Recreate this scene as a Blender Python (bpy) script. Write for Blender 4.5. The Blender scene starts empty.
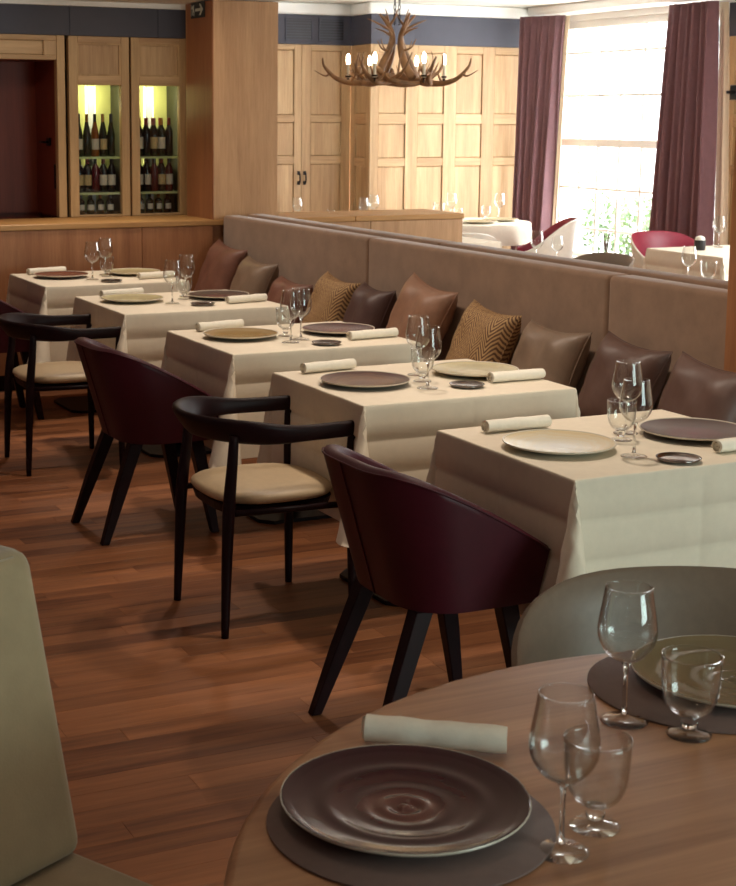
import bpy, bmesh, math, random
from mathutils import Vector, Matrix
random.seed(7)
S = bpy.context.scene
COL = S.collection
PI = math.pi

# ------------------------------------------------------------------ camera
cam_d = bpy.data.cameras.new('camera')
cam = bpy.data.objects.new('camera', cam_d)
COL.objects.link(cam)
_r = Vector((0.90876981, -0.41727581, 0.00428192))
_u = Vector((0.05982205, 0.14042565, 0.98828233))
_f = Vector((0.4129876, 0.89786499, -0.15257689))
CAMZ = 1.67
m = Matrix(((_r.x, _u.x, -_f.x, 0), (_r.y, _u.y, -_f.y, 0), (_r.z, _u.z, -_f.z, CAMZ), (0, 0, 0, 1)))
cam.matrix_world = m
cam_d.sensor_fit = 'HORIZONTAL'
cam_d.sensor_width = 36.0
cam_d.lens = 1520.895 / 736 * 36.0
cam_d.shift_x = (368 - 278.543) / 736
cam_d.shift_y = -(443 - 351.936) / 736
cam_d.clip_start = 0.05
cam_d.clip_end = 200
cam_d.dof.use_dof = True
cam_d.dof.focus_distance = 4.4
cam_d.dof.aperture_fstop = 16.0
S.camera = cam

# ------------------------------------------------------------------ world, lights, exposure
W = bpy.data.worlds.new('sky')
S.world = W
W.use_nodes = True
bg = W.node_tree.nodes['Background']
bg.inputs[0].default_value = (0.93, 0.97, 1.0, 1)
bg.inputs[1].default_value = 14.0
S.view_settings.view_transform = 'Standard'
S.view_settings.look = 'None'
S.view_settings.gamma = 1.0
S.view_settings.use_curve_mapping = False
S.view_settings.exposure = 0.0

def area(name, loc, target, sx, sy, power, col):
    d = bpy.data.lights.new(name, 'AREA')
    d.shape = 'RECTANGLE'; d.size = sx; d.size_y = sy; d.energy = power; d.color = col
    o = bpy.data.objects.new(name, d); COL.objects.link(o)
    o.location = loc
    o.rotation_euler = (Vector(target) - Vector(loc)).to_track_quat('-Z', 'Y').to_euler()
    return o
def spot(name, loc, target, power, col, ang=70, blend=0.7, rad=0.05):
    d = bpy.data.lights.new(name, 'SPOT')
    d.energy = power; d.color = col; d.spot_size = math.radians(ang); d.spot_blend = blend; d.shadow_soft_size = rad
    o = bpy.data.objects.new(name, d); COL.objects.link(o)
    o.location = loc
    o.rotation_euler = (Vector(target) - Vector(loc)).to_track_quat('-Z', 'Y').to_euler()
    return o
# daylight from the windows behind the camera, to its right
area('daylight_rear_window', (4.3, -2.6, 1.5), (2.5, 4.5, 0.9), 2.6, 1.9, 155, (0.77, 1.0, 0.96))
# daylight through the tall window of the far room
area('daylight_far_window', (8.80, 11.6, 1.5), (4.0, 10.6, 0.9), 1.7, 2.2, 50, (0.95, 0.98, 1.0))
area('daylight_side_window', (8.7, 7.2, 1.5), (5.0, 7.8, 0.9), 2.2, 2.0, 180, (0.95, 0.98, 1.0))
# warm recessed downlights over the row of tables
for k, y in enumerate((3.75, 4.95, 6.15, 7.5, 8.75)):
    spot('downlight', (2.72, y, 2.38), (2.95, y - 0.25, 0), 56, (1.0, 0.85, 0.70), 108, 0.8, 0.06)
for k, y in enumerate((2.3, 4.4, 6.6)):  # unseen fill spots added to lift the aisle floor and near chair
    spot('aisle_fill', (1.1, y, 2.38), (1.2, y, 0), 10, (1.0, 0.76, 0.54), 100, 0.9, 0.08)

# unseen fill spots added to brighten the wine wall and column front
for x in (2.1, 3.3):
    spot('wine_wall_fill', (x, 8.35, 2.38), (x, 9.5, 1.45), 14, (1.0, 0.84, 0.66), 110, 0.9, 0.06)

# ------------------------------------------------------------------ mesh helpers
def mesh_obj(name, verts, faces, mat=None, parent=None, smooth=False, loc=None, rot=None):
    me = bpy.data.meshes.new(name)
    me.from_pydata([tuple(v) for v in verts], [], faces)
    me.validate()
    bm = bmesh.new(); bm.from_mesh(me)
    bmesh.ops.recalc_face_normals(bm, faces=bm.faces)
    bm.to_mesh(me); bm.free()
    if smooth:
        for p in me.polygons: p.use_smooth = True
    return link(name, me, mat, parent, loc, rot)
def link(name, me, mat=None, parent=None, loc=None, rot=None):
    if mat is not None and not me.materials: me.materials.append(mat)
    o = bpy.data.objects.new(name, me); COL.objects.link(o)
    if parent is not None: o.parent = parent
    if loc is not None: o.location = loc
    if rot is not None: o.rotation_euler = rot
    return o
def merge(*parts):
    V, F = [], []
    for v, f in parts:
        n = len(V); V += list(v); F += [tuple(i + n for i in q) for q in f]
    return V, F
def box(x0, x1, y0, y1, z0, z1):
    v = [(x, y, z) for x in (x0, x1) for y in (y0, y1) for z in (z0, z1)]
    f = [(0, 1, 3, 2), (4, 6, 7, 5), (0, 4, 5, 1), (2, 3, 7, 6), (0, 2, 6, 4), (1, 5, 7, 3)]
    return v, f
def bevel_mesh(name, vf, bev, seg=2):
    me = bpy.data.meshes.new(name)
    me.from_pydata([tuple(p) for p in vf[0]], [], vf[1])
    bm = bmesh.new(); bm.from_mesh(me)
    bmesh.ops.recalc_face_normals(bm, faces=bm.faces)
    bmesh.ops.bevel(bm, geom=list(bm.edges), offset=bev, segments=seg, profile=0.5, affect='EDGES', clamp_overlap=True)
    bm.to_mesh(me); bm.free()
    if seg > 1:
        for p in me.polygons: p.use_smooth = True
        me.set_sharp_from_angle(angle=math.radians(50))
    return me
def bbox(name, x0, x1, y0, y1, z0, z1, mat, parent=None, bev=0.004, seg=1, loc=None, rot=None):
    return link(name, bevel_mesh(name, box(x0, x1, y0, y1, z0, z1), bev, seg), mat, parent, loc, rot)
def lathe(prof, n=32, closed=False, a0=0.0):
    V, F = [], []
    m_ = len(prof)
    for i in range(n):
        a = a0 + 2 * PI * i / n
        for r, z in prof: V.append((r * math.cos(a), r * math.sin(a), z))
    for i in range(n):
        j = (i + 1) % n
        for k in range(m_ - 1 if not closed else m_):
            l = (k + 1) % m_
            F.append((i * m_ + k, j * m_ + k, j * m_ + l, i * m_ + l))
    if not closed:
        if prof[0][0] > 1e-6: F.append(tuple(i * m_ for i in range(n)))
        if prof[-1][0] > 1e-6: F.append(tuple(i * m_ + m_ - 1 for i in range(n)))
    return V, F
def clean(me, d=1e-5):
    bm = bmesh.new(); bm.from_mesh(me)
    bmesh.ops.remove_doubles(bm, verts=bm.verts, dist=d)
    bmesh.ops.recalc_face_normals(bm, faces=bm.faces)
    bm.to_mesh(me); bm.free()
def lathe_obj(name, prof, mat, parent=None, n=32, closed=False, loc=None, sharp=40):
    o = mesh_obj(name, *lathe(prof, n, closed), mat, parent, True, loc)
    clean(o.data)
    for p in o.data.polygons: p.use_smooth = True
    if sharp: o.data.set_sharp_from_angle(angle=math.radians(sharp))
    return o
def loft(rings, closed_ring=True, caps=True, closed_path=False):
    V, F = [], []
    n = len(rings[0])
    for r in rings: V += [tuple(p) for p in r]
    R = len(rings)
    for i in range(R if closed_path else R - 1):
        i2 = (i + 1) % R
        for k in range(n if closed_ring else n - 1):
            l = (k + 1) % n
            F.append((i * n + k, i * n + l, i2 * n + l, i2 * n + k))
    if caps and closed_ring and not closed_path:
        F.append(tuple(range(n))); F.append(tuple((R - 1) * n + k for k in range(n)))
    return V, F
def tube(pts, radii, n=8, caps=True):
    pts = [Vector(p) for p in pts]
    if not hasattr(radii, '__len__'): radii = [radii] * len(pts)
    rings = []
    ref = Vector((0, 0, 1))
    t0 = (pts[1] - pts[0]).normalized()
    if abs(t0.dot(ref)) > 0.9: ref = Vector((1, 0, 0))
    s = t0.cross(ref).normalized()
    for i, p in enumerate(pts):
        if i == 0: t = pts[1] - pts[0]
        elif i == len(pts) - 1: t = pts[-1] - pts[-2]
        else: t = pts[i + 1] - pts[i - 1]
        t.normalize()
        s = (s - t * s.dot(t)).normalized()
        b = t.cross(s)
        rings.append([p + (s * math.cos(2 * PI * k / n) + b * math.sin(2 * PI * k / n)) * radii[i] for k in range(n)])
    return loft(rings, True, caps)
def smooth_pts(P, k=6):
    P = [Vector(p) for p in P]; out = []
    for i in range(len(P) - 1):
        p0 = P[max(i - 1, 0)]; p1 = P[i]; p2 = P[i + 1]; p3 = P[min(i + 2, len(P) - 1)]
        for j in range(k):
            t = j / k
            out.append(0.5 * ((2 * p1) + (p2 - p0) * t + (2 * p0 - 5 * p1 + 4 * p2 - p3) * t * t + (3 * p1 - p0 - 3 * p2 + p3) * t ** 3))
    out.append(P[-1]); return out
def lerp(a, b, t): return a + (b - a) * t
def smoothstep(a, b, x):
    t = max(0, min(1, (x - a) / (b - a))); return t * t * (3 - 2 * t)

def thing(name, label, cat, loc=(0, 0, 0), rz=0.0, group=None):
    o = bpy.data.objects.new(name, None); COL.objects.link(o)
    o.empty_display_size = 0.05
    o.location = loc; o.rotation_euler = (0, 0, rz)
    return tag(o, label, cat, group)
def tag(o, label, cat, group=None):
    o['label'] = label; o['category'] = cat
    if group: o['group'] = group
    return o
def struct(o, label=None):
    o['kind'] = 'structure'
    if label: o['label'] = label
    return o
def sempty(name, label=None):
    o = bpy.data.objects.new(name, None); COL.objects.link(o)
    o.empty_display_size = 0.05
    return struct(o, label)
def dup(src, loc, rz, label, group=None, scale=None):
    r = src.copy(); COL.objects.link(r); r.location = loc; r.rotation_euler = (0, 0, rz)
    r['label'] = label
    if group: r['group'] = group
    if scale: r.scale = scale
    for ch in [c for c in COL.objects if c.parent == src]:
        c = ch.copy(); COL.objects.link(c); c.parent = r
        for g in [g for g in COL.objects if g.parent == ch]:
            d = g.copy(); COL.objects.link(d); d.parent = c
    return r

# ------------------------------------------------------------------ materials
def srgb(r, g, b):
    def c(x):
        x /= 255.0
        return x / 12.92 if x <= 0.04045 else ((x + 0.055) / 1.055) ** 2.4
    return (c(r), c(g), c(b), 1.0)
def newmat(name):
    mt = bpy.data.materials.new(name); mt.use_nodes = True
    nt = mt.node_tree; b = nt.nodes['Principled BSDF']
    return mt, nt, b
def N(nt, typ, **kw):
    n = nt.nodes.new(typ)
    for k, v in kw.items(): setattr(n, k, v)
    return n
def math_n(nt, op, a, b=None, c=None):
    n = N(nt, 'ShaderNodeMath', operation=op)
    for i, v in enumerate((a, b, c)):
        if v is None: continue
        if isinstance(v, (int, float)): n.inputs[i].default_value = v
        else: nt.links.new(v, n.inputs[i])
    return n.outputs[0]
def ramp(nt, fac, stops):
    n = N(nt, 'ShaderNodeValToRGB')
    e = n.color_ramp.elements
    while len(e) < len(stops): e.new(0.5)
    for i, (p, c) in enumerate(stops): e[i].position = p; e[i].color = c
    nt.links.new(fac, n.inputs[0]); return n.outputs[0]
def coords(nt, scale=(1, 1, 1), rnd=0.0, out='Object', rot=(0, 0, 0)):
    tc = N(nt, 'ShaderNodeTexCoord'); mp = N(nt, 'ShaderNodeMapping')
    mp.inputs['Scale'].default_value = scale
    mp.inputs['Rotation'].default_value = rot
    nt.links.new(tc.outputs[out], mp.inputs[0])
    if rnd:
        oi = N(nt, 'ShaderNodeObjectInfo')
        v = N(nt, 'ShaderNodeCombineXYZ')
        for k, f_ in enumerate((1.0, 1.7, 2.3)):
            nt.links.new(math_n(nt, 'MULTIPLY', oi.outputs['Random'], rnd * f_), v.inputs[k])
        nt.links.new(v.outputs[0], mp.inputs['Location'])
    return mp.outputs[0]
def noise(nt, vec, scale=5, detail=4, rough=0.6, dist=0.0):
    n = N(nt, 'ShaderNodeTexNoise')
    n.inputs['Scale'].default_value = scale; n.inputs['Detail'].default_value = detail
    n.inputs['Roughness'].default_value = rough; n.inputs['Distortion'].default_value = dist
    nt.links.new(vec, n.inputs['Vector']); return n.outputs['Fac']
def bump(nt, b, h, strength=0.2, dist=0.01):
    n = N(nt, 'ShaderNodeBump'); n.inputs['Strength'].default_value = strength; n.inputs['Distance'].default_value = dist
    nt.links.new(h, n.inputs['Height']); nt.links.new(n.outputs[0], b.inputs['Normal'])
def plain(name, col, rough=0.5, metal=0.0, spec=0.5, nscale=0, namp=0.1, bmp=0.0, coat=0.0, sheen=0.0, bscale=None):
    mt, nt, b = newmat(name)
    b.inputs['Roughness'].default_value = rough; b.inputs['Metallic'].default_value = metal
    b.inputs['Specular IOR Level'].default_value = spec
    b.inputs['Coat Weight'].default_value = coat
    b.inputs['Sheen Weight'].default_value = sheen
    b.inputs['Base Color'].default_value = col
    if nscale:
        v = coords(nt, rnd=7.0)
        f = noise(nt, v, nscale, 5, 0.6)
        lo = tuple(c * (1 - namp) for c in col[:3]) + (1,); hi = tuple(min(1, c * (1 + namp)) for c in col[:3]) + (1,)
        nt.links.new(ramp(nt, f, [(0.3, lo), (0.7, hi)]), b.inputs['Base Color'])
        if bmp:
            h = noise(nt, v, bscale or nscale * 4, 3, 0.6)
            bump(nt, b, h, bmp, 0.005)
    return mt
def wood(name, dark, light, axis='z', rough=0.45, fine=60, rndc=0.0, stretch=0.06, coat=0.0, spec=0.4):
    """grain stretched along one axis; rndc varies the tone from piece to piece"""
    mt, nt, b = newmat(name)
    sc = {'x': (stretch, 1, 1), 'y': (1, stretch, 1), 'z': (1, 1, stretch)}[axis]
    v = coords(nt, sc, rnd=11.0)
    big = noise(nt, v, 7, 3, 0.55, 1.2)
    fin = noise(nt, v, fine, 3, 0.7, 0.3)
    mix = math_n(nt, 'ADD', math_n(nt, 'MULTIPLY', big, 0.62), math_n(nt, 'MULTIPLY', fin, 0.38))
    if rndc:
        oi = N(nt, 'ShaderNodeObjectInfo')
        mix = math_n(nt, 'ADD', mix, math_n(nt, 'MULTIPLY', math_n(nt, 'SUBTRACT', oi.outputs['Random'], 0.5), rndc))
    nt.links.new(ramp(nt, mix, [(0.28, dark), (0.5, tuple((a + c) / 2 for a, c in zip(dark, light))), (0.72, light)]), b.inputs['Base Color'])
    b.inputs['Roughness'].default_value = rough
    b.inputs['Coat Weight'].default_value = coat
    b.inputs['Specular IOR Level'].default_value = spec
    bump(nt, b, fin, 0.12, 0.003)
    return mt
def thin_glass(name, tint=(1, 1, 1, 1), base=0.035, gain=0.9, rough=0.0):
    """thin clear glass: see-through with a reflection that grows toward grazing angles"""
    mt, nt, b = newmat(name); nt.nodes.remove(b)
    tr = N(nt, 'ShaderNodeBsdfTransparent'); tr.inputs[0].default_value = tint
    gl = N(nt, 'ShaderNodeBsdfGlossy'); gl.inputs['Roughness'].default_value = rough
    lw = N(nt, 'ShaderNodeLayerWeight'); lw.inputs[0].default_value = 0.5
    p = math_n(nt, 'POWER', lw.outputs['Facing'], 2.6)
    fac = math_n(nt, 'ADD', math_n(nt, 'MULTIPLY', p, gain), base)
    mx = N(nt, 'ShaderNodeMixShader')
    nt.links.new(fac, mx.inputs[0]); nt.links.new(tr.outputs[0], mx.inputs[1]); nt.links.new(gl.outputs[0], mx.inputs[2])
    nt.links.new(mx.outputs[0], nt.nodes['Material Output'].inputs[0])
    return mt
def emit(name, col, strength):
    mt, nt, b = newmat(name)
    b.inputs['Base Color'].default_value = col
    b.inputs['Emission Color'].default_value = col
    b.inputs['Emission Strength'].default_value = strength
    return mt

M = {}
M['oak'] = wood('oak_panel', srgb(160, 122, 82), srgb(212, 178, 134), 'z', 0.5, 70, 0.10)
M['oak_h'] = wood('oak_rail', srgb(160, 122, 82), srgb(212, 178, 134), 'x', 0.5, 70, 0.10)
M['oak_y'] = wood('oak_side', srgb(156, 116, 78), srgb(204, 168, 124), 'y', 0.5, 70, 0.10)
M['oak_wall'] = wood('oak_wall_veneer', srgb(132, 82, 52), srgb(182, 126, 84), 'z', 0.5, 110, 0.06)
M['oak_col'] = wood('oak_column_veneer', srgb(154, 112, 74), srgb(200, 158, 114), 'z', 0.5, 110, 0.0)
M['oak_ledge'] = wood('oak_ledge', srgb(150, 106, 60), srgb(196, 150, 92), 'x', 0.45, 70, 0.05)
M['oak_frame'] = wood('oak_cabinet', srgb(164, 128, 86), srgb(212, 178, 130), 'z', 0.5, 80, 0.08)
M['redwood'] = wood('red_brown_door_wood', srgb(112, 46, 32), srgb(144, 66, 46), 'z', 0.45, 80, 0.05)
M['floor'] = wood('floor_oak', srgb(104, 60, 38), srgb(184, 120, 78), 'x', 0.42, 42, 0.26, 0.08, 0.0, 0.4)
M['table_top'] = wood('round_table_oak', srgb(138, 92, 64), srgb(204, 154, 114), 'x', 0.42, 60, 0.0, 0.05)
M['dark_wood'] = plain('dark_stained_wood', srgb(30, 11, 14), 0.45, spec=0.16, nscale=14, namp=0.25)
M['burgundy'] = plain('burgundy_leather', srgb(64, 8, 24), 0.5, spec=0.35, nscale=40, namp=0.08, bmp=0.08, bscale=300)
M['red_leather'] = plain('red_leather', srgb(126, 26, 46), 0.45, spec=0.4, nscale=40, namp=0.08)
M['white_shell'] = plain('off_white_leather', srgb(224, 218, 204), 0.5, nscale=40, namp=0.04)
M['taupe_leather'] = plain('taupe_leather', srgb(118, 101, 86), 0.42, spec=0.4, nscale=50, namp=0.06, bmp=0.05, bscale=300)
M['beige_leather'] = plain('beige_leather', srgb(196, 172, 138), 0.42, spec=0.4, nscale=40, namp=0.05, bmp=0.05, bscale=250)
M['velvet'] = plain('taupe_velvet', srgb(148, 120, 99), 0.85, spec=0.15, nscale=9, namp=0.14, bmp=0.1, bscale=220, sheen=0.35)
M['velvet_olive'] = plain('olive_beige_velvet', srgb(158, 140, 110), 0.85, spec=0.15, nscale=8, namp=0.12, bmp=0.1, bscale=220, sheen=0.35)
M['cloth'] = plain('white_linen', srgb(228, 216, 196), 0.8, spec=0.15, nscale=30, namp=0.03, bmp=0.06, bscale=500)
M['napkin'] = plain('ivory_napkin_linen', srgb(240, 232, 216), 0.85, spec=0.1, nscale=60, namp=0.04, bmp=0.1, bscale=400)
M['slate'] = plain('slate_blue_paint', srgb(68, 68, 80), 0.6, nscale=6, namp=0.05)
M['white_paint'] = plain('white_paint', srgb(244, 243, 238), 0.6, nscale=4, namp=0.02)
M['ceiling'] = plain('ceiling_paint', srgb(240, 238, 230), 0.7, nscale=4, namp=0.02)
M['plum_bounce'] = plain('plum_bounce_paint', srgb(128, 80, 88), 0.7, nscale=4, namp=0.04)  # plum picked so bounce off the unseen walls tints the shadows
M['black_metal'] = plain('black_metal', srgb(26, 20, 22), 0.4, 0.6, nscale=20, namp=0.1)
M['black'] = plain('black_lacquer', srgb(20, 17, 20), 0.35, nscale=20, namp=0.1)
M['brass_dark'] = plain('dark_bronze', srgb(60, 42, 30), 0.4, 0.7, nscale=20, namp=0.1)
M['chrome'] = plain('dark_chrome', srgb(150, 142, 138), 0.14, 1.0, nscale=20, namp=0.05)
M['mat'] = plain('taupe_placemat', srgb(114, 95, 90), 0.6, spec=0.3, nscale=60, namp=0.06, bmp=0.1, bscale=500)
M['curtain'] = plain('plum_curtain', srgb(118, 84, 88), 0.7, spec=0.25, nscale=20, namp=0.08, sheen=0.2)
M['lining'] = plain('cream_lining', srgb(226, 206, 178), 0.8, nscale=20, namp=0.04)
M['glass'] = thin_glass('drinking_glass', (0.985, 0.99, 0.985, 1), 0.035, 1.0)
def solid_glass():
    mt, nt, b = newmat('solid_glass')
    b.inputs['Base Color'].default_value = (0.97, 0.98, 0.97, 1); b.inputs['Roughness'].default_value = 0.0
    b.inputs['Transmission Weight'].default_value = 1.0; b.inputs['IOR'].default_value = 1.46
    return mt
M['solid_glass'] = solid_glass()
M['pane'] = thin_glass('window_glass', (0.97, 0.98, 0.98, 1), 0.03, 0.6)
M['cab_glass'] = thin_glass('cabinet_glass', (0.96, 0.97, 0.96, 1), 0.04, 0.7)
M['antler'] = plain('antler', srgb(136, 98, 62), 0.55, nscale=9, namp=0.5, bmp=0.3, bscale=60)
M['candle'] = plain('candle_sleeve', srgb(224, 214, 190), 0.6, nscale=9, namp=0.05)
M['bulb'] = emit('lit_bulb', (1.0, 0.86, 0.6, 1), 14.0)
M['led'] = emit('led_strip', (1.0, 0.96, 0.66, 1), 3.0)
M['cab_back'] = plain('lime_back_panel', srgb(206, 204, 128), 0.5, nscale=6, namp=0.05)
M['shelf_glass'] = plain('shelf_glass_edge', srgb(176, 190, 140), 0.2, nscale=9, namp=0.05)
M['leaf'] = plain('shrub_leaf', srgb(70, 98, 50), 0.5, nscale=9, namp=0.5)
M['render'] = plain('white_render', srgb(236, 238, 236), 0.8, nscale=3, namp=0.02)
M['far_window'] = plain('far_window_glass', srgb(96, 112, 108), 0.15, nscale=2, namp=0.2)
M['pavement'] = plain('pale_paving', srgb(206, 204, 196), 0.8, nscale=5, namp=0.06)
M['sign_green'] = plain('sign_dark_green', srgb(24, 34, 34), 0.5, nscale=5, namp=0.05)
M['sign_white'] = plain('sign_white', srgb(214, 220, 206), 0.5, nscale=5, namp=0.03)
M['label_cream'] = plain('label_cream', srgb(176, 156, 112), 0.6, nscale=20, namp=0.1)
M['label_white'] = plain('label_white', srgb(196, 190, 176), 0.6, nscale=20, namp=0.1)
M['brown_leather'] = plain('brown_leather', srgb(124, 84, 70), 0.42, spec=0.45, nscale=16, namp=0.14, bmp=0.1, bscale=120)
M['tan_leather'] = plain('tan_leather', srgb(150, 112, 90), 0.42, spec=0.45, nscale=16, namp=0.14, bmp=0.1, bscale=120)
M['taupe_satin'] = plain('taupe_satin', srgb(132, 110, 92), 0.4, spec=0.45, nscale=12, namp=0.12)
M['mocha_satin'] = plain('mocha_satin', srgb(96, 72, 64), 0.42, spec=0.4, nscale=12, namp=0.12)
M['umber_satin'] = plain('umber_satin', srgb(84, 62, 58), 0.42, spec=0.4, nscale=12, namp=0.12)

def chevron_mat():
    mt, nt, b = newmat('gold_chevron_weave')
    tc = N(nt, 'ShaderNodeTexCoord'); sp = N(nt, 'ShaderNodeSeparateXYZ')
    nt.links.new(tc.outputs['Object'], sp.inputs[0])
    y = math_n(nt, 'MULTIPLY', sp.outputs['Y'], 15.0); z = math_n(nt, 'MULTIPLY', sp.outputs['Z'], 42.0)
    tri = math_n(nt, 'ABSOLUTE', math_n(nt, 'SUBTRACT', math_n(nt, 'FRACT', y), 0.5))
    s = math_n(nt, 'FRACT', math_n(nt, 'ADD', z, math_n(nt, 'MULTIPLY', tri, 5.2)))
    st = math_n(nt, 'GREATER_THAN', s, 0.5)
    nz = noise(nt, coords(nt), 120, 2, 0.7)
    mixf = math_n(nt, 'ADD', math_n(nt, 'MULTIPLY', st, 0.7), math_n(nt, 'MULTIPLY', nz, 0.3))
    nt.links.new(ramp(nt, mixf, [(0.1, srgb(96, 62, 42)), (0.9, srgb(194, 156, 106))]), b.inputs['Base Color'])
    b.inputs['Roughness'].default_value = 0.75
    bump(nt, b, mixf, 0.3, 0.004)
    return mt
M['chevron'] = chevron_mat()
def plate_mat(name, rim, mid, cen, rough=0.18, freq=26.0, streak=0.5, metal=0.0):
    """glazed plate: colour runs from the centre to the rim with brushed, ring-shaped glaze"""
    mt, nt, b = newmat(name)
    tc = N(nt, 'ShaderNodeTexCoord'); sp = N(nt, 'ShaderNodeSeparateXYZ')
    nt.links.new(tc.outputs['Object'], sp.inputs[0])
    r = math_n(nt, 'SQRT', math_n(nt, 'ADD', math_n(nt, 'POWER', math_n(nt, 'ABSOLUTE', sp.outputs['X']), 2.0), math_n(nt, 'POWER', math_n(nt, 'ABSOLUTE', sp.outputs['Y']), 2.0)))
    nz = noise(nt, coords(nt, rnd=5.0), 9, 4, 0.6, 0.6)
    rr = math_n(nt, 'ADD', math_n(nt, 'DIVIDE', r, 0.165), math_n(nt, 'MULTIPLY', math_n(nt, 'SUBTRACT', nz, 0.5), streak))
    ring = math_n(nt, 'MULTIPLY', math_n(nt, 'SINE', math_n(nt, 'MULTIPLY', rr, freq)), 0.10)
    f = math_n(nt, 'ADD', rr, ring)
    nt.links.new(ramp(nt, f, [(0.08, cen), (0.5, mid), (0.95, rim)]), b.inputs['Base Color'])
    b.inputs['Roughness'].default_value = rough; b.inputs['Metallic'].default_value = metal
    return mt
M['pl_purple'] = plate_mat('plum_glaze', srgb(62, 26, 32), srgb(80, 38, 38), srgb(124, 84, 74), 0.26)
M['pl_plumgold'] = plate_mat('plum_gold_glaze', srgb(66, 38, 38), srgb(110, 78, 56), srgb(84, 50, 46), 0.28, 40)
M['pl_gold'] = plate_mat('olive_gold_glaze', srgb(150, 128, 92), srgb(138, 112, 66), srgb(150, 126, 76), 0.22, 18)
M['pl_pale'] = plate_mat('pale_sage_glaze', srgb(196, 184, 146), srgb(172, 160, 122), srgb(206, 194, 160), 0.22, 16)
M['pl_white'] = plate_mat('pearl_glaze', srgb(206, 186, 146), srgb(206, 198, 178), srgb(196, 192, 182), 0.34, 44)
M['pl_grey'] = plate_mat('grey_plum_glaze', srgb(78, 62, 58), srgb(74, 56, 52), srgb(96, 30, 42), 0.34, 10, 0.15)
M['pl_brown'] = plate_mat('red_brown_glaze', srgb(112, 66, 52), srgb(124, 76, 62), srgb(120, 70, 58), 0.22, 14)
M['pl_front'] = plate_mat('burgundy_ring_glaze', srgb(54, 16, 28), srgb(66, 26, 32), srgb(116, 74, 66), 0.09, 20, 0.25)
M['pl_olive'] = plate_mat('olive_grey_glaze', srgb(120, 108, 80), srgb(124, 112, 84), srgb(118, 104, 78), 0.2, 10, 0.1)
M['plate_rim'] = plain('pale_plate_underside', srgb(206, 196, 178), 0.3, nscale=30, namp=0.06)

# ------------------------------------------------------------------ setting: floor, walls, ceilings
YW = 9.03          # face of the low oak wall
YC = 9.59          # face of the wine wall
XB = 3.75          # face of the banquette back
XW = 8.87          # window wall
YB = 12.87; YR = 13.28; XR = 6.864   # far panelling, its recess, and the corner between
ZT = 2.355; ZC = 2.63

fl = struct(mesh_obj('floor', *box(-2.6, 9.4, -3.2, 13.6, -0.12, -0.012), M['floor']), 'warm brown oak plank floor')
PW = 0.09
def plank_mesh(L):
    g = 0.0006
    return bevel_mesh('plank', box(0, L - g, g / 2, PW - g / 2, -0.012, 0.0), 0.0006, 1)
plank_len = [0.55, 0.75, 0.95, 1.2]
plank_me = [plank_mesh(L) for L in plank_len]
for me in plank_me: me.materials.append(M['floor'])
rest = []
row = 0
y = 1.2
count = 0
while y < YW - 0.001:
    x = -1.2 - random.random() * 0.9
    while x < 3.2:
        k = random.randrange(4); L = plank_len[k]
        cx = x + L / 2
        if y + PW > YW: pass
        vis = (0.27 * y - 0.25 < x + L) and (x < 0.42 * y + 0.75) and y > 2.2 and x < 2.55 and x + L > 0.35
        if vis and count < 298:
            o = link('plank', plank_me[k], None, fl, (x, y, 0)); count += 1
        else:
            v, f = box(x, x + L - 0.0012, y + 0.0006, y + PW - 0.0006, -0.012, 0.0)
            rest.append((v, f))
        x += L
    y += PW; row += 1
o = mesh_obj('plank_field', *merge(*rest), M['floor'], fl); o['kind'] = 'stuff'

# ceilings
struct(mesh_obj('ceiling', *box(-2.6, 4.099, -3.2, 10.3, 2.40, 2.5), M['ceiling']), 'white ceiling over the row of tables')
struct(mesh_obj('ceiling', *box(4.14, 9.2, -3.2, 13.6, 2.74, 2.84), M['ceiling']), 'white ceiling of the bright far room')
struct(mesh_obj('trim_1', *box(4.10, 4.139, -3.2, 13.6, 2.40, 2.74), M['ceiling']), 'ceiling step between the rooms')
# hidden shell of the room
struct(mesh_obj('wall_left', *box(-2.7, -2.6, -3.2, 10.26, 0, 2.5), M['plum_bounce']))
struct(mesh_obj('wall_rear', *merge(box(-2.6, 9.2, -3.3, -3.2, 0, 2.84)), M['plum_bounce']))
struct(mesh_obj('wall_right', *merge(box(XW, XW + 0.3, -3.2, 10.28, 0, 2.84), box(XW, XW + 0.3, 10.28, 13.6, 2.60, 2.84),
       box(XW, XW + 0.3, 10.28, 13.6, 0, 0.30), box(XW, XW + 0.3, 13.1, 13.6, 0.30, 2.60)), M['white_paint']), 'white wall around the tall window')

# low oak wall that carries the ledge and the column
lw = sempty('wall_low', 'low oak wall behind the farthest table')
seams = [-1.6, -0.5, 0.5, 1.35, 2.28, 3.207, 3.69]
for a, b_ in zip(seams[:-1], seams[1:]):
    bbox('panel', a + 0.0015, b_ - 0.0015, YW, YW + 0.03, 0.10, 0.982, M['oak_wall'], lw, 0.002)
bbox('panel', 4.14, 4.83, YW, YW + 0.03, 0.10, 0.982, M['oak_col'], lw, 0.002)
bbox('panel', 4.833, 5.55, YW, YW + 0.03, 0.10, 0.982, M['oak_col'], lw, 0.002)
mesh_obj('core', *box(-1.6, 5.53, YW + 0.031, YC - 0.012, 0.10, 0.980), M['oak_wall'], lw)
bbox('plinth', -1.6, 5.52, YW + 0.03, YC - 0.02, 0.0, 0.099, M['dark_wood'], lw, 0.002)
bbox('ledge', -1.6, 4.71, YW - 0.008, YC - 0.005, 0.983, 1.019, M['oak_ledge'], lw, 0.004)
bbox('ledge', 4.713, 5.56, YW - 0.008, YC - 0.005, 0.983, 1.019, M['oak_ledge'], lw, 0.004)

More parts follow.
